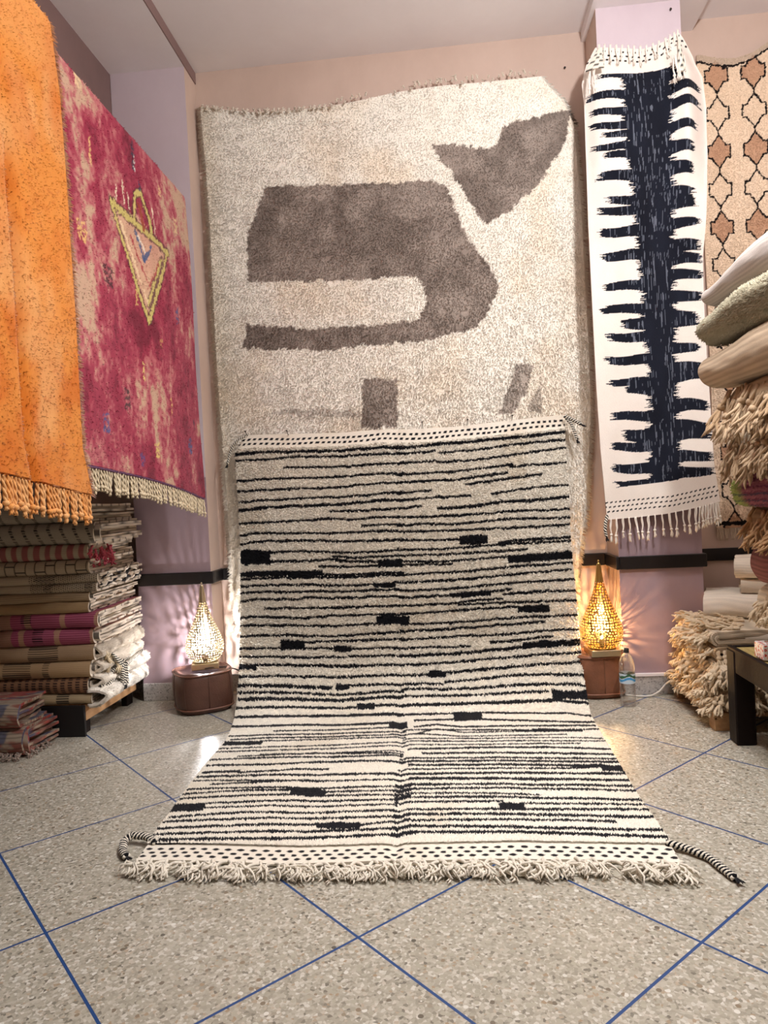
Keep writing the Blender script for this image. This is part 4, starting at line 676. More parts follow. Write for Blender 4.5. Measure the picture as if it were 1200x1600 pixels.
w_ = np.r_[np.linspace(-.6, -.05, 20), np.linspace(-.04, .04, 12), np.linspace(.05, 1, 220)]
U, W = np.meshgrid(np.linspace(0, 1, 190), w_); P = red_s(U, W); mb = MB(); sheet(mb, P, .012, red_col(P[..., 1], P[..., 2], U, W).reshape(-1, 3), side=1)
pile_side(mb, red_s, red_col, 200, 240, .017, .0062, 101)
red = mb.obj('crimson_rug', M['wool']); tag(red, 'crimson and cream mottled wool rug with a yellow diamond hung over the rail', 'rug')
mb = MB(); t = np.linspace(0, 1, 60); p = red_s(np.zeros(60), .02+.98*t); tube(mb, p+np.array([.008, -.004, 0]), .008, 6, lin(120, 20, 56))
p = red_s(t, np.ones(60)); tube(mb, p+np.array([.004, 0, -.004]), .008, 6, lin(96, 56, 92)); o = mb.obj('selvedge', M['yarn'], red); o['label'] = 'dark red and purple bound edge'
CRM = lin(214, 198, 168)
TR = [tassel_rope(.095, .0072, 200+k, CRM, 1.35) for k in range(6)]; us = (np.arange(54)+.5)/54; pts = red_s(us, np.ones(54))
hang(TR, red, [(p[0]+.002, p[1], p[2]-.008) for p in pts], sc=[(1, 1, random.uniform(.95, 1.12)) for _ in us])
OE = [(3.2, 2.555)]+[(z, y) for y, z in ORC['edge']]+[(1.2, 2.70)]
OEn = [(z, y-.0) for z, y in OE]
or_s = lambda u, w: drape(u, w, [(3.2, 1.3), (1.2, 1.32)], OEn, 1.43, 1.338, 3.11, -1.405, .012, 9)+np.stack([-.022*np.exp(-((1.3+(u)*1.38-2.285)/.022)**2)*ss(.3, .45, w), 0*u, 0*u], -1)
def or_col(Y, Z, u, w):
    f = fbm(Y*9, Z*7, 51, 4); f2 = vn(Y*120, Z*120, 52)
    c = mixc(lin(198, 108, 34), lin(211, 133, 56), ss(.3, .7, f)); c = mixc(c, lin(218, 160, 100), ss(.55, .8, fbm(Y*5, Z*3, 53))*.7+ss(2.80, 2.9, Z)*.35)
    return mixc(c, lin(176, 84, 30), (f2 > .86)*.5)
U, W = np.meshgrid(np.linspace(0, 1, 150), w_); P = or_s(U, W); mb = MB(); sheet(mb, P, .014, or_col(P[..., 1], P[..., 2], U, W).reshape(-1, 3), side=1)
pile_side(mb, or_s, or_col, 190, 270, .020, .0066, 111, clump=.9, droop=(0, 0, -.35))
g = np.random.default_rng(3); w = g.random(1500); P = or_s(np.ones(1500), w); tufts(mb, P, np.tile([.6, .8, -.2], (1500, 1)), or_col(P[:, 1], P[:, 2], w, w), .03, .006, (0, 0, -.2), .6, 5)
orange = mb.obj('orange_rug', M['wool']); tag(orange, 'thick orange wool rug hung in front of the crimson one', 'rug')
OC = lin(218, 150, 84); TO = [tassel_rope(.108, .0080, 230+k, mixc(OC, lin(226, 176, 120), k/6.), 1.5) for k in range(6)]
us = np.linspace(.52, .995, 34); pts = or_s(us, np.ones(34)); hang(TO, orange, [(p[0]+.004, p[1], p[2]-.006) for p in pts], sc=[(1, 1, random.uniform(.92, 1.15)) for _ in us])
mb = MB(); tube(mb, [(-1.505, 1.2, 3.035), (-1.505, 4.12, 3.035)], .016, 12)
tag(mb.obj('hanging_rail', M['rail']), 'dark rail under the folds of the crimson and orange rugs', 'rail')

# ------------------------------------------------------------------ folded rugs
def folded(mb, L, D, H, nl, colf, seed, th=.014, z0=0, taper=0, endw=.02, nx=None, sag=.012, tuft=None):
    """a rug folded in two or more with its fold along local x at y = 0: U shaped layers, open at the back, ends at x = 0 and x = L"""
    g = np.random.default_rng(seed)
    for k in range(9):
        r = H/2-k*(th*1.12); rin = max(r-th, .002)
        if r < th*.5: break
        n1, n2 = (40, 33) if k == 0 else (9, 13); ang = np.linspace(-PI/2, -3*PI/2, n2)
        y0 = r*.85+k*th*1.12
        path = np.concatenate([np.stack([np.linspace(D, y0, n1)[:-1], np.full(n1-1, -1.0)], 1), np.stack([y0+np.cos(ang)*.85*1.0, np.sin(ang)], 1), np.stack([np.linspace(y0, D, n1)[1:], np.full(n1-1, 1.0)], 1)])
        def cs(rr):
            q = path.copy(); m = slice(n1-1, n1-1+n2); q[m, 0] = y0+np.cos(ang)*rr*.85; q[:, 1] = q[:, 1]*rr
            return q
        po, pi = cs(r), cs(rin); arc = np.r_[0, np.cumsum(np.hypot(*np.diff(po, axis=0).T))]; arc = arc-arc[n1-1+n2//2]
        nxx = (nx or max(12, int(L/.006))) if k == 0 else 30
        x = np.linspace(0, 1, nxx); np_ = len(path)
        e0 = (g.random()-.5)*endw*2+(vn(po[:, 0]*14, np.zeros(np_)+k, seed)-.5)*endw; e1 = (g.random()-.5)*endw*2+(vn(po[:, 0]*14, np.zeros(np_)+k, seed+1)-.5)*endw
        def place(q):
            X = (x[:, None]*(L+e1[None]-e0[None])+e0[None]); Yq = np.broadcast_to(q[None, :, 0], X.shape).copy(); Z = np.broadcast_to(q[None, :, 1], X.shape).copy()
            s = 1-taper*ss(.35*L, 0, X); Z = Z*s
            Z = Z+H/2*(s if taper else 1)
            wv = (fbm(X*4+seed, Yq*5, seed+3)-.5)*sag*2+(fbm(X*2.2, Yq*2, seed+9)-.5)*sag; wv = wv*ss(0, .05, Z)
            Yq = Yq+(fbm(X*3.1, Z*9, seed+5)-.5)*.03
            return np.stack([X, Yq, np.maximum(Z+wv, .001)+z0], -1)
        A, B = place(po), place(pi)
        ca = colf(A[..., 0], np.broadcast_to(arc[None], A.shape[:2]), k).reshape(-1, 3); cb = ca*.9
        w = np_; h = nxx
        mb.add(A, grid_faces(h, w, flip=True), col=ca); mb.add(B, grid_faces(h, w), col=cb)
        for i, fl in ((0, True), (h-1, False)):
            e = np.concatenate([A[i], B[i]]); j = np.arange(w-1); f = np.stack([j, j+1, j+1+w, j+w], -1)
            cc = colf(A[i, :, 0], arc+.3, 1+k); mb.add(e, f[:, ::-1] if not fl else f, col=np.concatenate([cc, cc*.85]))
        for j0 in (0, w-1):
            e = np.concatenate([A[:, j0], B[:, j0]]); j = np.arange(h-1); f = np.stack([j, j+1, j+1+h, j+h], -1)
            mb.add(e, f if j0 == 0 else f[:, ::-1], col=ca.reshape(h, w, 3)[0, j0])
        if tuft and k == 0:
            n_, ln, wd = tuft; ii = g.integers(0, h-1, n_); jj = g.integers(n1-4, n1+n2+5, n_); a = g.random((n_, 1)); b = g.random((n_, 1))
            Pp = A[ii, jj]*(1-a)*(1-b)+A[ii+1, jj]*a*(1-b)+A[ii, jj+1]*(1-a)*b+A[ii+1, jj+1]*a*b
            Nn = np.cross(A[ii, jj+1]-A[ii, jj], A[ii+1, jj]-A[ii, jj]); Nn /= np.linalg.norm(Nn, axis=1, keepdims=True)+1e-9
            cen = np.array([0, H/2, H/2+z0])[None]; Nn = np.where(((Pp-cen)[:, 1:]*Nn[:, 1:]).sum(1, keepdims=True) < 0, -Nn, Nn)
            tufts(mb, Pp, Nn, ca.reshape(h, w, 3)[ii, jj]*(1+.15*(g.random((n_, 1))-.5)), ln, wd, (0, 0, -.2), .8, seed)
def ribs(a, per=.011): return .5+.5*np.sin(a*2*PI/per)
BG = lin(196, 178, 150)
def c_dash(per=.095, base=lin(178, 166, 146), wd=.02, tick=.010):
    def f(x, a, k):
        c = mixc(base*.8, base, ribs(a, .012)); col = (np.abs((x+.012*np.sin(a*30)) % per-per/2) < wd/2) & ((a/tick % 1) < .5); return mixc(c, BLACK, col.astype(float)*.9)
    return f
def c_check(x, a, k):
    c = mixc(BG*.75, BG*.9, ribs(a)); return mixc(c, lin(150, 70, 78), ((x % .064) < .034).astype(float)*(np.abs(a) < .09)*.8)
def c_grid(x, a, k):
    c = mixc(BG*.8, BG*.95, ribs(a)); per = .058; i = np.floor(x/per); l = (np.abs(x % per) < .005) | ((np.abs(a-.018*np.where(i % 2 == 0, 1, -1)) < .004) & (i % 3 != 2)); return mixc(c, BLACK, l.astype(float)*.9)
def c_dots(x, a, k):
    c = mixc(BG*.75, BG*.9, ribs(a)); d = ((x/.0125) % 1 < .6) & (((a/.011+.5*(np.floor(x/.0125) % 2)) % 1) < .55) & (x > .48); return mixc(c, BLACK, d.astype(float)*.9)
def c_rib(base, per=.012, amt=.35):
    return lambda x, a, k: mixc(base*(1-amt), base, ribs(a+.002*np.sin(x*20), per))
def c_pink(off):
    def f(x, a, k):
        c = mixc(lin(118, 52, 74), lin(190, 104, 128), ribs(a, .013)); c = mixc(c, lin(196, 170, 120), (np.sin(x*31+off) > .86)*.5)
        d = ((x > .42+off*.05) & (x < .48+off*.05)) & (ribs(a, .013) < .55); c = mixc(c, BLACK, d.astype(float)*.9); c = mixc(c, lin(160, 140, 100), (x < .36).astype(float)*.6); return c
    return f
def c_bars(per, duty, base):
    def f(x, a, k):
        c = mixc(base*.7, base*.95, ribs(a, .010)); d = ((x/per) % 1 < duty) & (ribs(a+.003, .014) < .72); return mixc(c, BLACK, d.astype(float)*.88)
    return f
def c_patch(spots, base):
    def f(x, a, k):
        c = mixc(base*.75, base, ribs(a, .011)); d = np.zeros(np.shape(x), bool)
        for s0, s1 in spots: d |= (x > s0) & (x < s1) & (ribs(a, .013) < .5)
        return mixc(c, BLACK, d.astype(float)*.88)
    return f
X0 = -2.86
stack = [  # z0, z1, right end, layers, colour, label
 (1.206, 1.305, -2.03, 2, c_dash(), 'grey folded rug with black dashes, topmost of the left stack under the orange fringe'),
 (1.081, 1.206, -1.985, 3, c_dash(.073, lin(170, 158, 138)), 'thick grey folded rug with black dashes, second from the top of the left stack'),
 (.995, 1.081, -2.045, 2, c_check, 'beige folded rug with faded red checks in the left stack'),
 (.913, .995, -2.02, 2, c_grid, 'beige folded rug with a black line grid in the left stack'),
 (.863, .913, -2.0, 1, c_dots, 'thin folded rug with black dots, upper of the dotted pair in the left stack'),
 (.813, .863, -2.0, 1, c_dots, 'thin folded rug with black dots, lower of the dotted pair in the left stack'),
 (.760, .813, -2.03, 1, c_rib(lin(176, 152, 120)), 'thin plain beige folded rug right under the dotted pair'),
 (.696, .760, -2.06, 2, c_rib(lin(182, 152, 112), .009), 'plain tan folded rug right above the pink striped pair'),
 (.610, .696, -2.00, 2, c_pink(0), 'pink striped folded rug with a black block, upper of the pink pair'),
 (.512, .610, -2.01, 2, c_pink(1.2), 'pink striped folded rug with olive patches, lower of the pink pair'),
 (.422, .512, -2.05, 3, c_patch([(.45, .62)], lin(176, 148, 116)), 'brown beige folded rug right under the pink striped pair'),
 (.330, .422, -2.06, 3, c_patch([(.3, .46), (.53, .57)], lin(186, 156, 118)), 'beige folded rug with short black bars and tassels near the stack bottom'),
 (.238, .330, -2.075, 3, c_bars(.042, .5, lin(150, 112, 84)), 'brown folded rug with rows of black columns, second from the stack bottom'),
 (.182, .238, -2.06, 1, c_bars(.2, .35, lin(178, 158, 124)), 'ribbed folded rug with a shaggy cream edge, lowest of the left stack'),
]
SH = [lin(222, 212, 196), lin(30, 28, 30), lin(206, 190, 166)]
LS = []
for i, (z0, z1, xr, nl, cf, lab) in enumerate(stack):
    mb = MB(); L = xr-X0
    endcol = (lambda cf: lambda x, a, k: cf(x, a, k) if k == 0 else mixc(lin(214, 202, 184), lin(40, 36, 36), ((np.abs(a) % .11) < .018).astype(float)*.8))(cf)
    folded(mb, L, .66, (z1-z0)*1.0, nl, endcol, 300+i, th=.014, endw=.022, sag=.004)
    o = mb.obj('folded_rug', M['weave'], None, loc=(X0+.012, 3.80-.045+random.uniform(-.008, .008), z0)); o.rotation_euler = (0, 0, .062); tag(o, lab, 'rug', 'folded rugs in the left stack'); LS.append(o)
# side ends of some of them
mb = MB()   # wavy black and white pile edge of the dotted pair
for k in range(5):
    y = np.linspace(3.84, 4.44, 60); z = .028*k/4+.012*np.sin(y*46+k)*.6+.02; p = np.stack([-2.0+.012*np.sin(y*30+k*2)-X0+.0, y-3.80, z], 1); p[:, 2] += 0
    tube(mb, p, .0085, 6, SH[0] if k % 2 == 0 else SH[1])
o = mb.obj('pile_edge', M['wool'], LS[5]); o['label'] = 'wavy black and white pile edge'
mb = MB()
for k in range(4):
    y = np.linspace(3.84, 4.42, 60); z = .010+.012*k+.009*np.sin(y*52+k*1.7); p = np.stack([-2.0+.012*np.sin(y*33+k*2)-X0, y-3.80, z], 1)
    tube(mb, p, .0085, 6, SH[1] if k % 2 == 0 else SH[0])
o = mb.obj('pile_edge', M['wool'], LS[4]); o['label'] = 'wavy black and white pile edge'
REDT = [tassel_shaggy(.075, .0045, 8, 330+k, lin(186, 84, 100), .5) for k in range(4)]
hang(REDT, LS[2], [(-2.03-X0+random.uniform(0, .03), y-3.80, random.uniform(.0, .08)) for y in np.linspace(3.84, 4.1, 13)], [(random.uniform(-.5, .5), random.uniform(-.5, .1), random.uniform(0, 6)) for _ in range(13)])
def shag_lump(parent, y0, y1, z0, z1, xo, bulge, seed, col, base):
    """soft rounded shaggy side of a folded pile rug"""
    u, v = np.meshgrid(np.linspace(0, 1, 50), np.linspace(0, 1, 30)); a = v*PI
    def S(u, v):
        a = v*PI; rise = .25*(z1-z0)*u
        return np.stack([xo+bulge*np.sin(a)*(.75+.5*vn(u*6, v*3, seed)), y0+(y1-y0)*u, z0+(z1-z0)*(1-np.cos(a))/2+(fbm(u*5, v*3, seed+1)-.5)*.02], -1)-np.array(base)
    P = S(u, v); mb = MB(); sheet(mb, P, .012, np.broadcast_to(col, P.shape).reshape(-1, 3), side=1)
    g = np.random.default_rng(seed); n = 5200; uu = g.random(n); vv = g.random(n); Q = S(uu, vv); N = np.stack([np.sin(vv*PI)+.2, (g.random(n)-.5), -np.cos(vv*PI)], 1)
    lay = .78+.22*ss(.3, .6, vn(vv*7+uu*.8, uu*2, seed+4)); tufts(mb, Q, N, col*lay[:, None]*(1+.12*(g.random((n, 1))-.5)), .020, .0058, (0, 0, -.1), .8, seed)
    o = mb.obj('shaggy_edge', M['wool'], parent); o['label'] = 'cream shaggy pile edge'; return o
shag_lump(LS[13], 3.80, 4.48, .170, .262, -2.085, .105, 341, lin(232, 224, 210), (X0, 3.80, .182))
shag_lump(LS[12], 3.84, 4.47, .258, .340, -2.10, .10, 342, lin(228, 218, 202), (X0, 3.80, .238))
shag_lump(LS[11], 3.86, 4.45, .345, .420, -2.08, .07, 343, lin(218, 206, 188), (X0, 3.80, .330))
shag_lump(LS[10], 3.84, 4.45, .430, .500, -2.07, .06, 344, lin(216, 202, 182), (X0, 3.80, .422))
for (z, xx) in ((.335, -2.02), (.30, -2.015)):
    braid([(xx, 3.84, z-.07), (xx+.02, 4.0, z), (xx+.02, 4.2, z+.03), (xx+.01, 4.42, z+.045)], .007, 'stripe', 'black stripe in the pile', LS[12], 3).location = (-X0, -3.80, -.238)
TC = [tassel_shaggy(.11, .0035, 12, 350+k, lin(214, 198, 168), .25) for k in range(3)]
hang(TC, LS[11], [(-2.0-X0, .085+.03*k, .13-.012*k) for k in range(5)], [(.3, -.5, 1+k) for k in range(5)])
for k in range(4):
    braid([(-1.995, 3.96+.03*k, .43-.02*k), (-1.965, 3.99+.03*k, .36), (-1.96, 4.0+.025*k, .30-.02*k), (-1.965, 4.01+.02*k, .25-.01*k)], .006, 'corner_braid', 'black and white braided end', LS[11], 360+k).location = (-X0, -3.80, -.330)
# the low platform under the left stack
pl = empty('pallet', (-2.4, 4.1, 0), 'low wooden pallet with a black front board under the left rug stack', 'pallet')
mb = MB(); box(mb, -2.86+2.4, -2.09+2.4, 3.79-4.1, 3.81-4.1, 0, .176, bev=.002); mb.obj('front_board', M['board'], pl, False)
mb = MB(); box(mb, -2.118+2.4, -2.092+2.4, 3.812-4.1, 4.46-4.1, .085, .176, bev=.003); mb.obj('side_board', M['pine'], pl, False)
for yy in (3.83, 4.38):
    mb = MB(); box(mb, -2.16+2.4, -2.12+2.4, yy-4.1, yy+.08-4.1, 0, .085, bev=.003); mb.obj('foot', M['darkwood'], pl, False)
mb = MB(); box(mb, -2.86+2.4, -2.12+2.4, 3.812-4.1, 4.46-4.1, .150, .180, bev=.003); mb.obj('deck', M['pine'], pl, False)

# colourful rug folded on the floor, front left
def c_multi(x, a, k):
    f = fbm(x*14, a*30, 71); c = mixc(lin(150, 96, 84), lin(176, 160, 140), ss(.35, .6, f)); c = mixc(c, lin(70, 84, 112), ss(.55, .65, fbm(x*9, a*16, 72))*.8)
    c = mixc(c, lin(176, 70, 66), ss(.58, .68, fbm(x*8+4, a*22, 73))*.8); return mixc(c, lin(60, 54, 52), (ribs(a, .010) < .18)*.5)
mb = MB(); folded(mb, .66, .32, .15, 3, c_multi, 401, z0=0, endw=.03); folded(mb, .62, .30, .125, 3, c_multi, 402, z0=.148, endw=.03)
fr = mb.obj('folded_rug', M['weave'], None, loc=(-2.92, 3.46, .002)); tag(fr, 'multicoloured worn rug folded on the floor in front of the black board', 'rug')
TM = [tassel_shaggy(.045, .003, 5, 410+k, lin(150, 134, 122), .5) for k in range(4)]
hang(TM, fr, [(.66-x*.2, -.01+random.uniform(0, .02), .03) for x in np.linspace(0, 1, 10)]+[(.67, y, .025) for y in np.linspace(.02, .2, 5)], [(-.9, random.uniform(-.3, .3), random.uniform(-.4, .4)) for _ in range(10)]+[(0, -1.0, 0)]*5)

# ------------------------------------------------------------------ poufs
def pouf(name, loc, r, h, rot, col, label, dent):
    root = empty(name, loc, label, 'pouf', 'leather poufs'); n = 3.0; seg = 72; a = np.arange(seg)*2*PI/seg
    def ring(sc, z, wob=0):
        rr = r*sc/(np.abs(np.cos(a))**n+np.abs(np.sin(a))**n)**(1/n)
        rr = rr*(1-.012*np.exp(-((np.sin(a*2))/.18)**2)) * (1+wob*(vn(np.cos(a)*2+5, np.sin(a)*2+z*8, 7)-.5))
        return np.stack([rr*np.cos(a+rot), rr*np.sin(a+rot), np.full(seg, z)], 1)
    lv = [(.60, .0), (.86, .003), (.925, .018), (.955, .034), (.985, .07), (1.0, .11), (1.0, .16), (.985, .2), (.965, .225), (.945, h-.012)]
    top = [(.93, h), (.86, h+.004), (.72, h-.004-dent*.3), (.5, h-.012-dent*.8), (.28, h-.012-dent), (.02, h-.012-dent)]
    V = [ring(s, z, .05) for s, z in lv+top]; P = np.stack(V)
    P[len(lv):, :, 2] += (vn(P[len(lv):, :, 0]*14, P[len(lv):, :, 1]*14, 5)-.5)*.014*(1 if dent else .5)
    mb = MB(); mb.add(P, grid_faces(P.shape[0], seg, True), col=col); mb.add(P[-1], tris=[(0, i, i+1) for i in range(1, seg-1)], col=col); mb.obj('cushion_body', M['leather'], root)
    for s, z in ((.950, h-.006), (.950, .030)):
        q = ring(s+.015, z, .05); mb = MB(); tube(mb, np.concatenate([q, q[:2]]), .0055, 6, mixc(col, lin(150, 100, 76), .35), cap=False); mb.obj('piping', M['leather'], root)
    for k in range(8):
        i = k*seg//8; mb = MB(); tube(mb, [ring(s+.003, z, .05)[i] for s, z in lv[3:]], .0028, 5, col*.8); mb.obj('seam', M['leather'], root)
    return root
pouf('leather_pouf', (-1.588, 4.312, 0), .178, .245, .55, lin(88, 58, 47), 'dark brown leather pouf on the floor at left under a white lit lamp', .012)
pouf('leather_pouf', (.850, 4.432, 0), .153, .255, .12, lin(128, 82, 58), 'brown leather pouf at right behind the plastic bottle', .004)  # brown leather, lightened: the lamp's light is put into its colour

# ------------------------------------------------------------------ pierced brass lamps
LP = [(0, .072), (.008, .085), (.03, .104), (.06, .117), (.09, .120), (.12, .116), (.16, .103), (.20, .086), (.25, .064), (.30, .044), (.35, .029), (.39, .0215)]
def lamp(name, loc, s, rz, label, bulbcol, strength, metal):
    root = empty(name, loc, label, 'lamp', 'pierced brass table lamps', rz)
    nz, na = 210, 300; z = np.linspace(0, .39, nz); zs = [p[0] for p in LP]; rs = [p[1] for p in LP]
    r = np.interp(z, zs, rs)
    for _ in range(30): r[1:-1] = (r[:-2]+2*r[1:-1]+r[2:])/4
    a = np.arange(na)*2*PI/na; V = np.stack([r[:, None]*np.cos(a), r[:, None]*np.sin(a), np.repeat(z[:, None], na, 1)], -1)*s
    F = grid_faces(nz, na, True); fc = V.reshape(-1, 3)[F].mean(1)/s
    zc = fc[:, 2]; ac = np.arctan2(fc[:, 1], fc[:, 0]) % (2*PI); rc = np.hypot(fc[:, 0], fc[:, 1])
    hole = np.zeros(len(F), bool); row = .0150; k = np.floor(zc/row); zz = (zc/row-k-.5)*row
    rrow = np.interp((k+.5)*row, z, r); nh = np.maximum(np.round(2*PI*rrow/.0165), 8); q = ac/(2*PI)*nh+.5*(k % 2); j = np.floor(q) % nh
    dx = (q-np.floor(q)-.5)/nh*2*PI*rrow+(_hash(j, k, 5)-.5)*.006; dz = zz+(_hash(j, k, 6)-.5)*.005
    hole = np.hypot(dx, dz*1.05) < .0056
    med = np.zeros(len(F), bool)
    for m in range(6):                                          # round medallions with petal slots
        am = m*PI/3+.2; da = ((ac-am+PI) % (2*PI)-PI)*rc; dzm = zc-.092; rho = np.hypot(da, dzm); th = np.arctan2(dzm, da); inn = rho < .030
        hole[inn] = False; pet = inn & (((np.cos(th*9) > -.05) & (rho > .009) & (rho < .017)) | ((np.cos(th*16) > .0) & (rho > .0195) & (rho < .0265))); hole |= pet
    hole &= (zc > .008) & (zc < .375)
    mb = MB(); mb.add(V, F[~hole]); mb.obj('pierced_shade', metal, root)
    mb = MB(); lathe(mb, [(.0222, .384), (.0225, .39), (.020, .40), (.0135, .455), (.0105, .475), (.0108, .478), (.004, .480), (.0035, .486), (.006, .491), (.0035, .497), (.0003, .499)], 28); mb.v = [v*s for v in mb.v]; mb.obj('finial', metal, root)
    mb = MB(); w = .083*s; box(mb, -w, w, -w, w, -.042, -.004, bev=.003); mb.obj('base_plate', M['pale_brass'], root, False)
    mb = MB(); lathe(mb, [(.0005, -.003), (.076*s, -.003), (.078*s, .0), (.078*s, .004), (.073*s, .004)], 40); mb.obj('collar', metal, root)
    mb = MB(); lathe(mb, [(.0005, .0), (.014, .0), (.014, .035), (.010, .04)], 20); mb.obj('bulb_holder', M['steel'], root)
    mb = MB(); t = np.linspace(0, PI, 12); lathe(mb, [(max(.007*math.sin(x), .0003), .062-.014*math.cos(x)) for x in t], 16); mb.obj('bulb', m_emit('lamp_bulb_glow', bulbcol, strength), root)
    for m in range(6):
        am = m*PI/3+.2; rr = np.interp(.092, zs, rs)*s; mb = MB(); d = np.array([math.cos(am), math.sin(am), 0]); c_ = d*rr+np.array([0, 0, .092*s]); tube(mb, [c_-d*.001, c_+d*.003, c_+d*.005], [.004, .0038, .0015], 8); mb.obj('stud', metal, root)
    return root
lamp('table_lamp', (-1.572, 4.335, .292), .99, .3, 'pierced brass lamp with white light on the left pouf', (1, .97, 1), 8500, M['pale_brass'])
lamp('table_lamp', (.872, 4.352, .302), 1.05, .1, 'pierced brass lamp with warm orange light on the right pouf', (1, .60, .26), 7000, M['brass'])

# ------------------------------------------------------------------ bottle, cables
root = empty('water_bottle', (.968, 4.165, 0), 'clear plastic water bottle standing on the floor beside the right pouf', 'bottle')
op = [(.0005, .006), (.022, .004), (.034, .001), (.0415, .006), (.0435, .02)]
for k in range(14):
    z = .03+k*.012; op += [(.0438, z), (.0420, z+.006)]
op += [(.0438, .205), (.0438, .225), (.042, .245), (.036, .268), (.027, .287), (.0175, .300), (.0140, .306), (.0140, .318)]
mb = MB(); lathe(mb, op, 40); ip = [(max(r-.0012, .0003), z+.0008) for r, z in op][::-1]; lathe(mb, [op[-1], ip[0]], 40); lathe(mb, ip, 40); mb.obj('bottle_body', M['clear'], root)
mb = MB(); lathe(mb, [(.0148, .306), (.0160, .307), (.0160, .327), (.014, .330), (.0003, .330)], 28); o = mb.obj('bottle_cap', m_plain('dark_cap', lin(34, 36, 36), .5), root); o['label'] = 'dark bottle cap'
mb = MB(); na, nz = 90, 24; a = np.linspace(0, 2*PI, na); z = np.linspace(.135, .190, nz); A_, Z_ = np.meshgrid(a, z)
cc = np.broadcast_to(lin(196, 214, 226), A_.shape+(3,)).copy(); wv = .165+.008*np.sin(A_*3)
cc[(Z_ < wv) & (Z_ > wv-.014)] = lin(64, 150, 206); cc[(Z_ > wv+.003) & (Z_ < wv+.018+.004*np.sin(A_*7))] = lin(42, 92, 62); cc[(Z_ > wv) & (Z_ < wv+.003)] = lin(236, 240, 240)
mb.add(np.stack([.0446*np.cos(A_), .0446*np.sin(A_), Z_], -1), grid_faces(nz, na), col=cc.reshape(-1, 3)); o = mb.obj('bottle_label', M['print'], root); o['label'] = 'blue and green paper label'
def cable(name, pts, r, mat, lab):
    p = np.array(pts, float); n = 60; t = np.linspace(0, len(p)-1, n); q = np.stack([np.interp(t, range(len(p)), p[:, k]) for k in range(3)], 1)
    for _ in range(14): q[1:-1] = (q[:-2]+q[2:]+2*q[1:-1])/4
    mb = MB(); tube(mb, q, r, 8); tag(mb.obj(name, mat), lab, 'cable')
cable('power_cable', [(1.0, 4.36, .006), (1.03, 4.345, .006), (1.09, 4.32, .006), (1.14, 4.32, .007), (1.20, 4.345, .03), (1.235, 4.355, .07), (1.27, 4.36, .09)], .006, M['cable'], 'white power cable looping from the bottle to the fringed rugs at right')
cable('power_cable', [(-1.55, 4.255, .258), (-1.50, 4.27, .262), (-1.44, 4.33, .25), (-1.40, 4.45, .20), (-1.38, 4.56, .12)], .0035, M['cable_dark'], 'thin dark lamp cable running from the left lamp behind the striped rug')

# ------------------------------------------------------------------ right: pallet with fringed rugs by the pillar
pr_ = empty('pallet', (1.6, 4.0, 0), 'wooden pallet under the fringed rugs at right', 'pallet')
def pb(nm, mat, x0, x1, y0, y1, z0, z1): mb = MB(); box(mb, x0-1.6, x1-1.6, y0-4.0, y1-4.0, z0, z1, bev=.003); mb.obj(nm, mat, pr_, False)
for x in (1.28, 1.62):
    for y in (3.70, 4.28): pb('block', M['pine'], x, x+.10, y, y+.08, 0, .07)
pb('side_board', M['pine'], 1.275, 1.295, 3.70, 4.37, .055, .092)
for k in range(5): pb('slat', M['pine'], 1.295, 2.1, 3.70+.138*k, 3.70+.138*k+.10, .070, .090)
R90 = -PI/2
def frug(lab, loc, rz, L, D, H, nl, cf, seed, group, **kw):
    mb = MB(); folded(mb, L, D, H, nl, cf, seed, **kw); o = mb.obj('folded_rug', M['weave'], None, loc=loc); o.rotation_euler = (0, 0, rz); tag(o, lab, 'rug', group); return o
CR = lin(222, 206, 182); TA = lin(196, 172, 140)
TF = [tassel_shaggy(.105, .0066, 8, 500+k, mixc(lin(222, 204, 176), lin(206, 184, 152), k/6.), .55) for k in range(6)]
TL = [tassel_shaggy(.17, .0062, 9, 520+k, mixc(lin(192, 168, 138), lin(166, 138, 106), k/6.), .35) for k in range(6)]
GR = 'fringed rugs on the pallet at right'; GN = 'folded rugs in the tall right stack'
def fringe_on(o, L, H, n, T, rows, out=.0, tilt=-.9, sc=(.8, 1.15), x0=0.0):
    for k in range(n):
        for j in range(rows):
            q = link('tassel', random.choice(T), o, (x0+(k+.5+random.uniform(-.3, .3))/n*(L-x0), -out+random.uniform(-.006, .006)+.012*j, H*(.35+.5*(j+1)/rows)+random.uniform(-.01, .012)))
            q.rotation_euler = (tilt*random.uniform(.4, 1.1), random.uniform(-.35, .35), random.uniform(-.5, .5)); s = random.uniform(*sc); q.scale = (s, s, s)
a1 = frug('cream rug with a thick shaggy fringe lying lowest on the right pallet', (1.31, 4.36, .092), R90, .66, .60, .115, 2, c_rib(TA), 601, GR, endw=.012); fringe_on(a1, .66, .115, 18, TF, 2, .0)
a2 = frug('cream rug with a curly fringe, second from the bottom on the right pallet', (1.325, 4.36, .208), R90, .64, .58, .105, 2, c_dash(.2, CR, .03, .012), 602, GR, endw=.012); fringe_on(a2, .64, .105, 16, TF, 2, .0)
b1 = frug('tan rug with a ragged fringe in the middle of the right pallet stack', (1.345, 4.36, .315), R90, .52, .56, .075, 2, c_rib(TA), 603, GR, endw=.01); fringe_on(b1, .50, .07, 13, TF, 1, .0, tilt=-1.0, sc=(.7, 1.0))
b2 = frug('cream rug with a bushy fringe right under the smooth white folded rug', (1.335, 4.35, .392), R90, .50, .56, .08, 2, c_rib(CR), 604, GR, endw=.01); fringe_on(b2, .48, .08, 13, TF, 2, .0, tilt=-1.1, sc=(.7, 1.05))
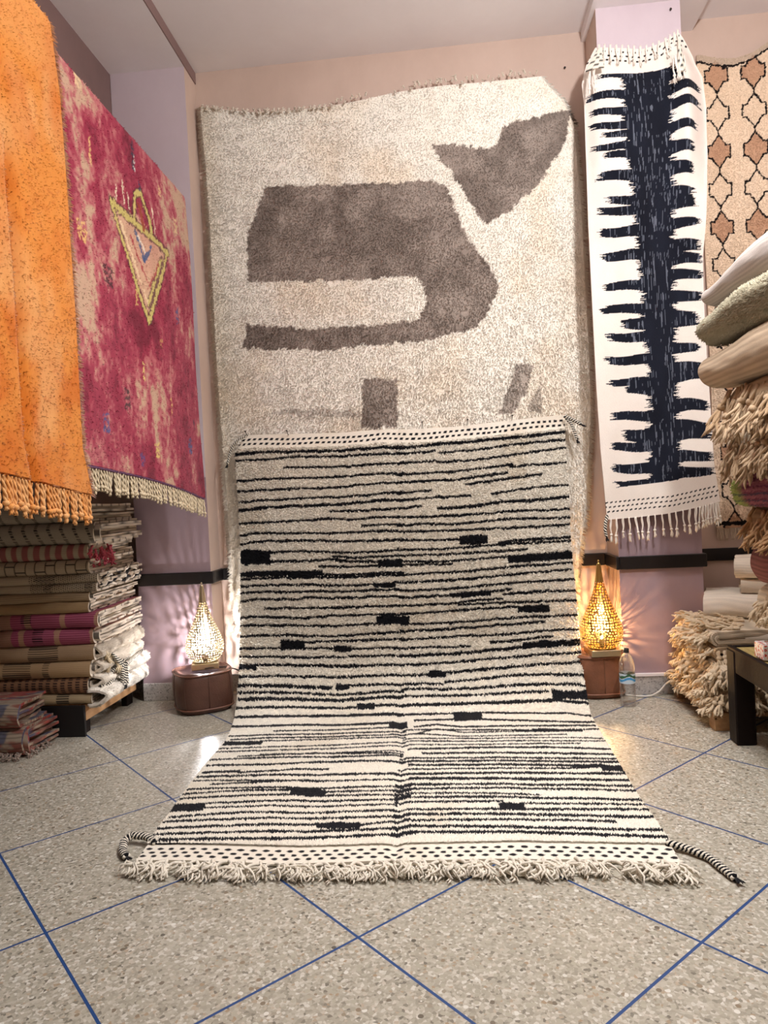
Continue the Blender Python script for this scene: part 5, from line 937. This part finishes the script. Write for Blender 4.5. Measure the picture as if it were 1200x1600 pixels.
for o_, H_, n_ in ((b2, .08, 26), (a2, .105, 16)):
    for k in range(n_):
        q = link('tassel', random.choice(TF), o_, (random.uniform(.02, .48), random.uniform(.02, .30), H_+random.uniform(.004, .02))); q.rotation_euler = (-1.45+random.uniform(-.15, .1), random.uniform(-.2, .2), random.uniform(-.7, .7)); q.scale = (random.uniform(.8, 1.1),)*3
for o_, H_, L_ in ((a1, .115, .66), (a2, .105, .64), (b1, .075, .52)):
    for k in range(9):
        q = link('tassel', random.choice(TF), o_, (L_+random.uniform(-.01, .012), random.uniform(.0, .26), H_*random.uniform(.7, 1.05))); q.rotation_euler = (random.uniform(-.3, .3), random.uniform(-.75, -.25), random.uniform(-.3, .3)); q.scale = (random.uniform(.75, 1.0),)*3
d1 = frug('smooth white folded rug lying across the top of the fringed rugs at right', (1.43, 4.22, .475), -.38, .60, .36, .135, 2, c_rib(lin(236, 226, 210), .008, .12), 605, GR, endw=.008)
d2 = frug('small white roll of rug wedged under the smooth white rug', (1.50, 3.86, .392), -.05, .50, .22, .07, 2, c_rib(lin(216, 206, 190), .008, .2), 606, GR, endw=.01)
e1 = frug('ribbed cream rolled rug, lower of the two behind the tall right stack', (1.62, 4.20, .612), -.38, .50, .34, .085, 2, c_rib(lin(230, 216, 196), .008, .25), 607, GR, endw=.008)
e2 = frug('ribbed cream rolled rug, upper of the two behind the tall right stack', (1.60, 4.20, .70), -.38, .55, .34, .11, 2, c_rib(lin(232, 220, 202), .008, .2), 608, GR, endw=.008)

# the dark bench and the tall stack on it
bench = empty('bench', (1.8, 2.6, 0), 'dark wooden bench with a straw top carrying the tall right rug stack', 'bench')
def bb(nm, mat, x0, x1, y0, y1, z0, z1, bev=.006): mb = MB(); box(mb, x0-1.8, x1-1.8, y0-2.6, y1-2.6, z0, z1, bev=bev); mb.obj(nm, mat, bench, False)
bb('seat_top', M['straw'], 1.335, 2.28, 1.66, 3.55, .43, .456)
for x0, x1, y0, y1 in ((1.31, 1.335, 1.62, 3.58), (2.28, 2.305, 1.62, 3.58), (1.335, 2.28, 3.55, 3.58), (1.335, 2.28, 1.62, 1.66)): bb('apron', M['darkwood'], x0, x1, y0, y1, .345, .462, .004)
for x in (1.305, 2.22):
    for y in (1.62, 3.485): bb('leg', M['darkwood'], x, x+.092, y, y+.095, 0, .45)
def nrug(lab, x, y, z0, z1, rz, L, D, nl, cf, seed, **kw): return frug(lab, (x, y, z0), R90+rz, L, D, z1-z0, nl, cf, seed, GN, **kw)
nrug('plain ribbed beige rug lying lowest of the tall right stack', 1.44, 3.38, .458, .605, .02, 1.4, .7, 3, c_rib(TA), 701)
n8 = nrug('cream rug with a curly white fringe near the bottom of the tall right stack', 1.40, 3.40, .605, .78, .02, 1.4, .7, 3, c_rib(CR), 702); fringe_on(n8, .9, .17, 18, TF, 3, .0, tilt=-.6)
nrug('dusky red ribbed rug in the lower half of the tall right stack', 1.365, 3.40, .78, .965, .03, 1.4, .72, 3, c_rib(lin(150, 96, 92), .022, .5), 703, th=.02)
n6 = nrug('brown rug with a long brown fringe in the middle of the tall right stack', 1.37, 3.40, .965, 1.145, .02, 1.4, .72, 3, c_rib(lin(150, 118, 86)), 704); fringe_on(n6, .9, .18, 18, [tassel_shaggy(.13, .006, 9, 540+k, lin(172, 136, 98), .4) for k in range(4)], 2, .0, tilt=-.6)
def c_rain(x, a, k):
    c = mixc(lin(120, 60, 84), lin(176, 110, 120), ribs(a, .03)); c = mixc(c, lin(176, 196, 110), ss(.12, .02, x)*.9); return mixc(c, lin(70, 96, 110), (np.abs(ribs(a+.01, .06)-.5) < .08)*.5)
nrug('pink and purple striped rug with a lime green end in the tall right stack', 1.305, 3.42, 1.145, 1.31, .05, 1.4, .75, 3, c_rain, 705, th=.02, tuft=(9000, .012, .005))
n4 = nrug('cream rug with long shaggy fringe, lower of the long fringed pair in tall stack', 1.29, 3.38, 1.31, 1.49, .06, 1.4, .78, 3, c_rib(CR), 706); fringe_on(n4, .9, .18, 17, TL, 2, .0, tilt=-.55)
n3 = nrug('cream rug with long cord fringe, upper of the long fringed pair in tall stack', 1.27, 3.36, 1.49, 1.69, .08, 1.4, .78, 3, c_rib(TA), 707); fringe_on(n3, .9, .20, 16, TL, 2, .0, tilt=-.5, sc=(.9, 1.25))
nrug('thick beige rug with wide ribs, third from the top of the tall right stack', 1.19, 3.46, 1.69, 1.895, .11, 1.4, .85, 3, c_rib(lin(192, 170, 144), .030, .35), 708, th=.024, taper=.25)
nrug('soft greenish cream shaggy rug, second from the top of the tall right stack', 1.185, 3.45, 1.895, 2.065, .13, 1.4, .85, 3, c_rib(lin(190, 182, 156), .05, .12), 709, th=.024, taper=.35, tuft=(16000, .014, .006))
nrug('pale ribbed folded rug on the very top of the tall right stack', 1.20, 3.42, 2.065, 2.25, .14, 1.4, .85, 3, c_rib(lin(196, 186, 178), .020, .3), 710, th=.024, taper=.5)
# printed box on the bench
mb = MB(); box(mb, 1.338, 1.45, 3.235, 3.33, .462, .532, bev=.003); root = mb.obj('tissue_box', M['tape'], None, False); tag(root, 'small white box with red floral print on the bench corner', 'box')
def printed(x0, x1, n, place):
    a, b_ = np.meshgrid(np.linspace(0, 1, n), np.linspace(0, 1, n)); f1, f2 = worley(a*4.2+x0, b_*3.2+x1, 7); f1b, _ = worley(a*7+x1, b_*6, 9)
    c = mixc(lin(240, 238, 236), lin(204, 52, 50), ((f1 < .30) & (f1 > .06)).astype(float)); c = mixc(c, lin(236, 150, 142), ((f1b < .22) & (f1 >= .42)).astype(float))
    mb = MB(); mb.add(place(a, b_), grid_faces(n, n), col=c.reshape(-1, 3)); mb.obj('floral_print', M['print'], root)
printed(.3, 1.7, 44, lambda a, b_: np.stack([1.340+.108*a, 0*a+3.2344, .465+.064*b_], -1))
printed(4.1, .6, 40, lambda a, b_: np.stack([0*a+1.3374, 3.237+.091*a, .465+.064*b_], -1))
printed(2.2, 5.5, 44, lambda a, b_: np.stack([1.340+.108*a, 3.237+.091*b_, 0*a+.5326], -1))

# ------------------------------------------------------------------ light and camera
def plight(name, loc, e, c, r):
    l = bpy.data.lights.new(name, 'POINT'); l.energy = e; l.color = c; l.shadow_soft_size = r; o = bpy.data.objects.new(name, l); o.location = loc; C.objects.link(o); return o
def alight(name, loc, rot, e, c, sx, sy):
    l = bpy.data.lights.new(name, 'AREA'); l.shape = 'RECTANGLE'; l.size = sx; l.size_y = sy; l.energy = e; l.color = c; o = bpy.data.objects.new(name, l); o.location = loc; o.rotation_euler = rot; C.objects.link(o); return o
plight('ceiling_bulb', (1.10, 2.0, 3.46), 200, (1, .985, 1), .08)
alight('ceiling_downlight', (.25, 3.0, 4.10), (0, 0, 0), 26, (1, .99, .98), .4, .4).data.spread = math.radians(100)
alight('fill_light_front', (.3, .0, 4.10), (0, 0, 0), 8, (1, .97, .94), .6, .6)  # unseen fill added above the camera to brighten the room
w = bpy.data.worlds.new('World'); scene.world = w; w.use_nodes = True; w.node_tree.nodes['Background'].inputs[0].default_value = (.9, .85, .85, 1); w.node_tree.nodes['Background'].inputs[1].default_value = .05
cam = bpy.data.cameras.new('camera'); co = bpy.data.objects.new('camera', cam); C.objects.link(co)
cam.sensor_fit = 'VERTICAL'; cam.sensor_height = 36; cam.lens = 1111.6/1600*36; cam.clip_start = .05
Fv = Vector((-.091746, .995621, -.017909)); Rv = Vector((.994679, .090783, -.048703)); Uv = Vector((.046864, .022282, .998653))
co.matrix_world = Matrix(((Rv.x, Uv.x, -Fv.x, 0), (Rv.y, Uv.y, -Fv.y, 0), (Rv.z, Uv.z, -Fv.z, 1.25), (0, 0, 0, 1)))
scene.camera = co
scene.view_settings.view_transform = 'Standard'; scene.view_settings.look = 'None'; scene.view_settings.gamma = 1; scene.view_settings.use_curve_mapping = False
scene.view_settings.exposure = 0.0
scene.cycles.use_denoising = True
scene.cycles.max_bounces = 8; scene.cycles.diffuse_bounces = 4; scene.cycles.sample_clamp_indirect = 6
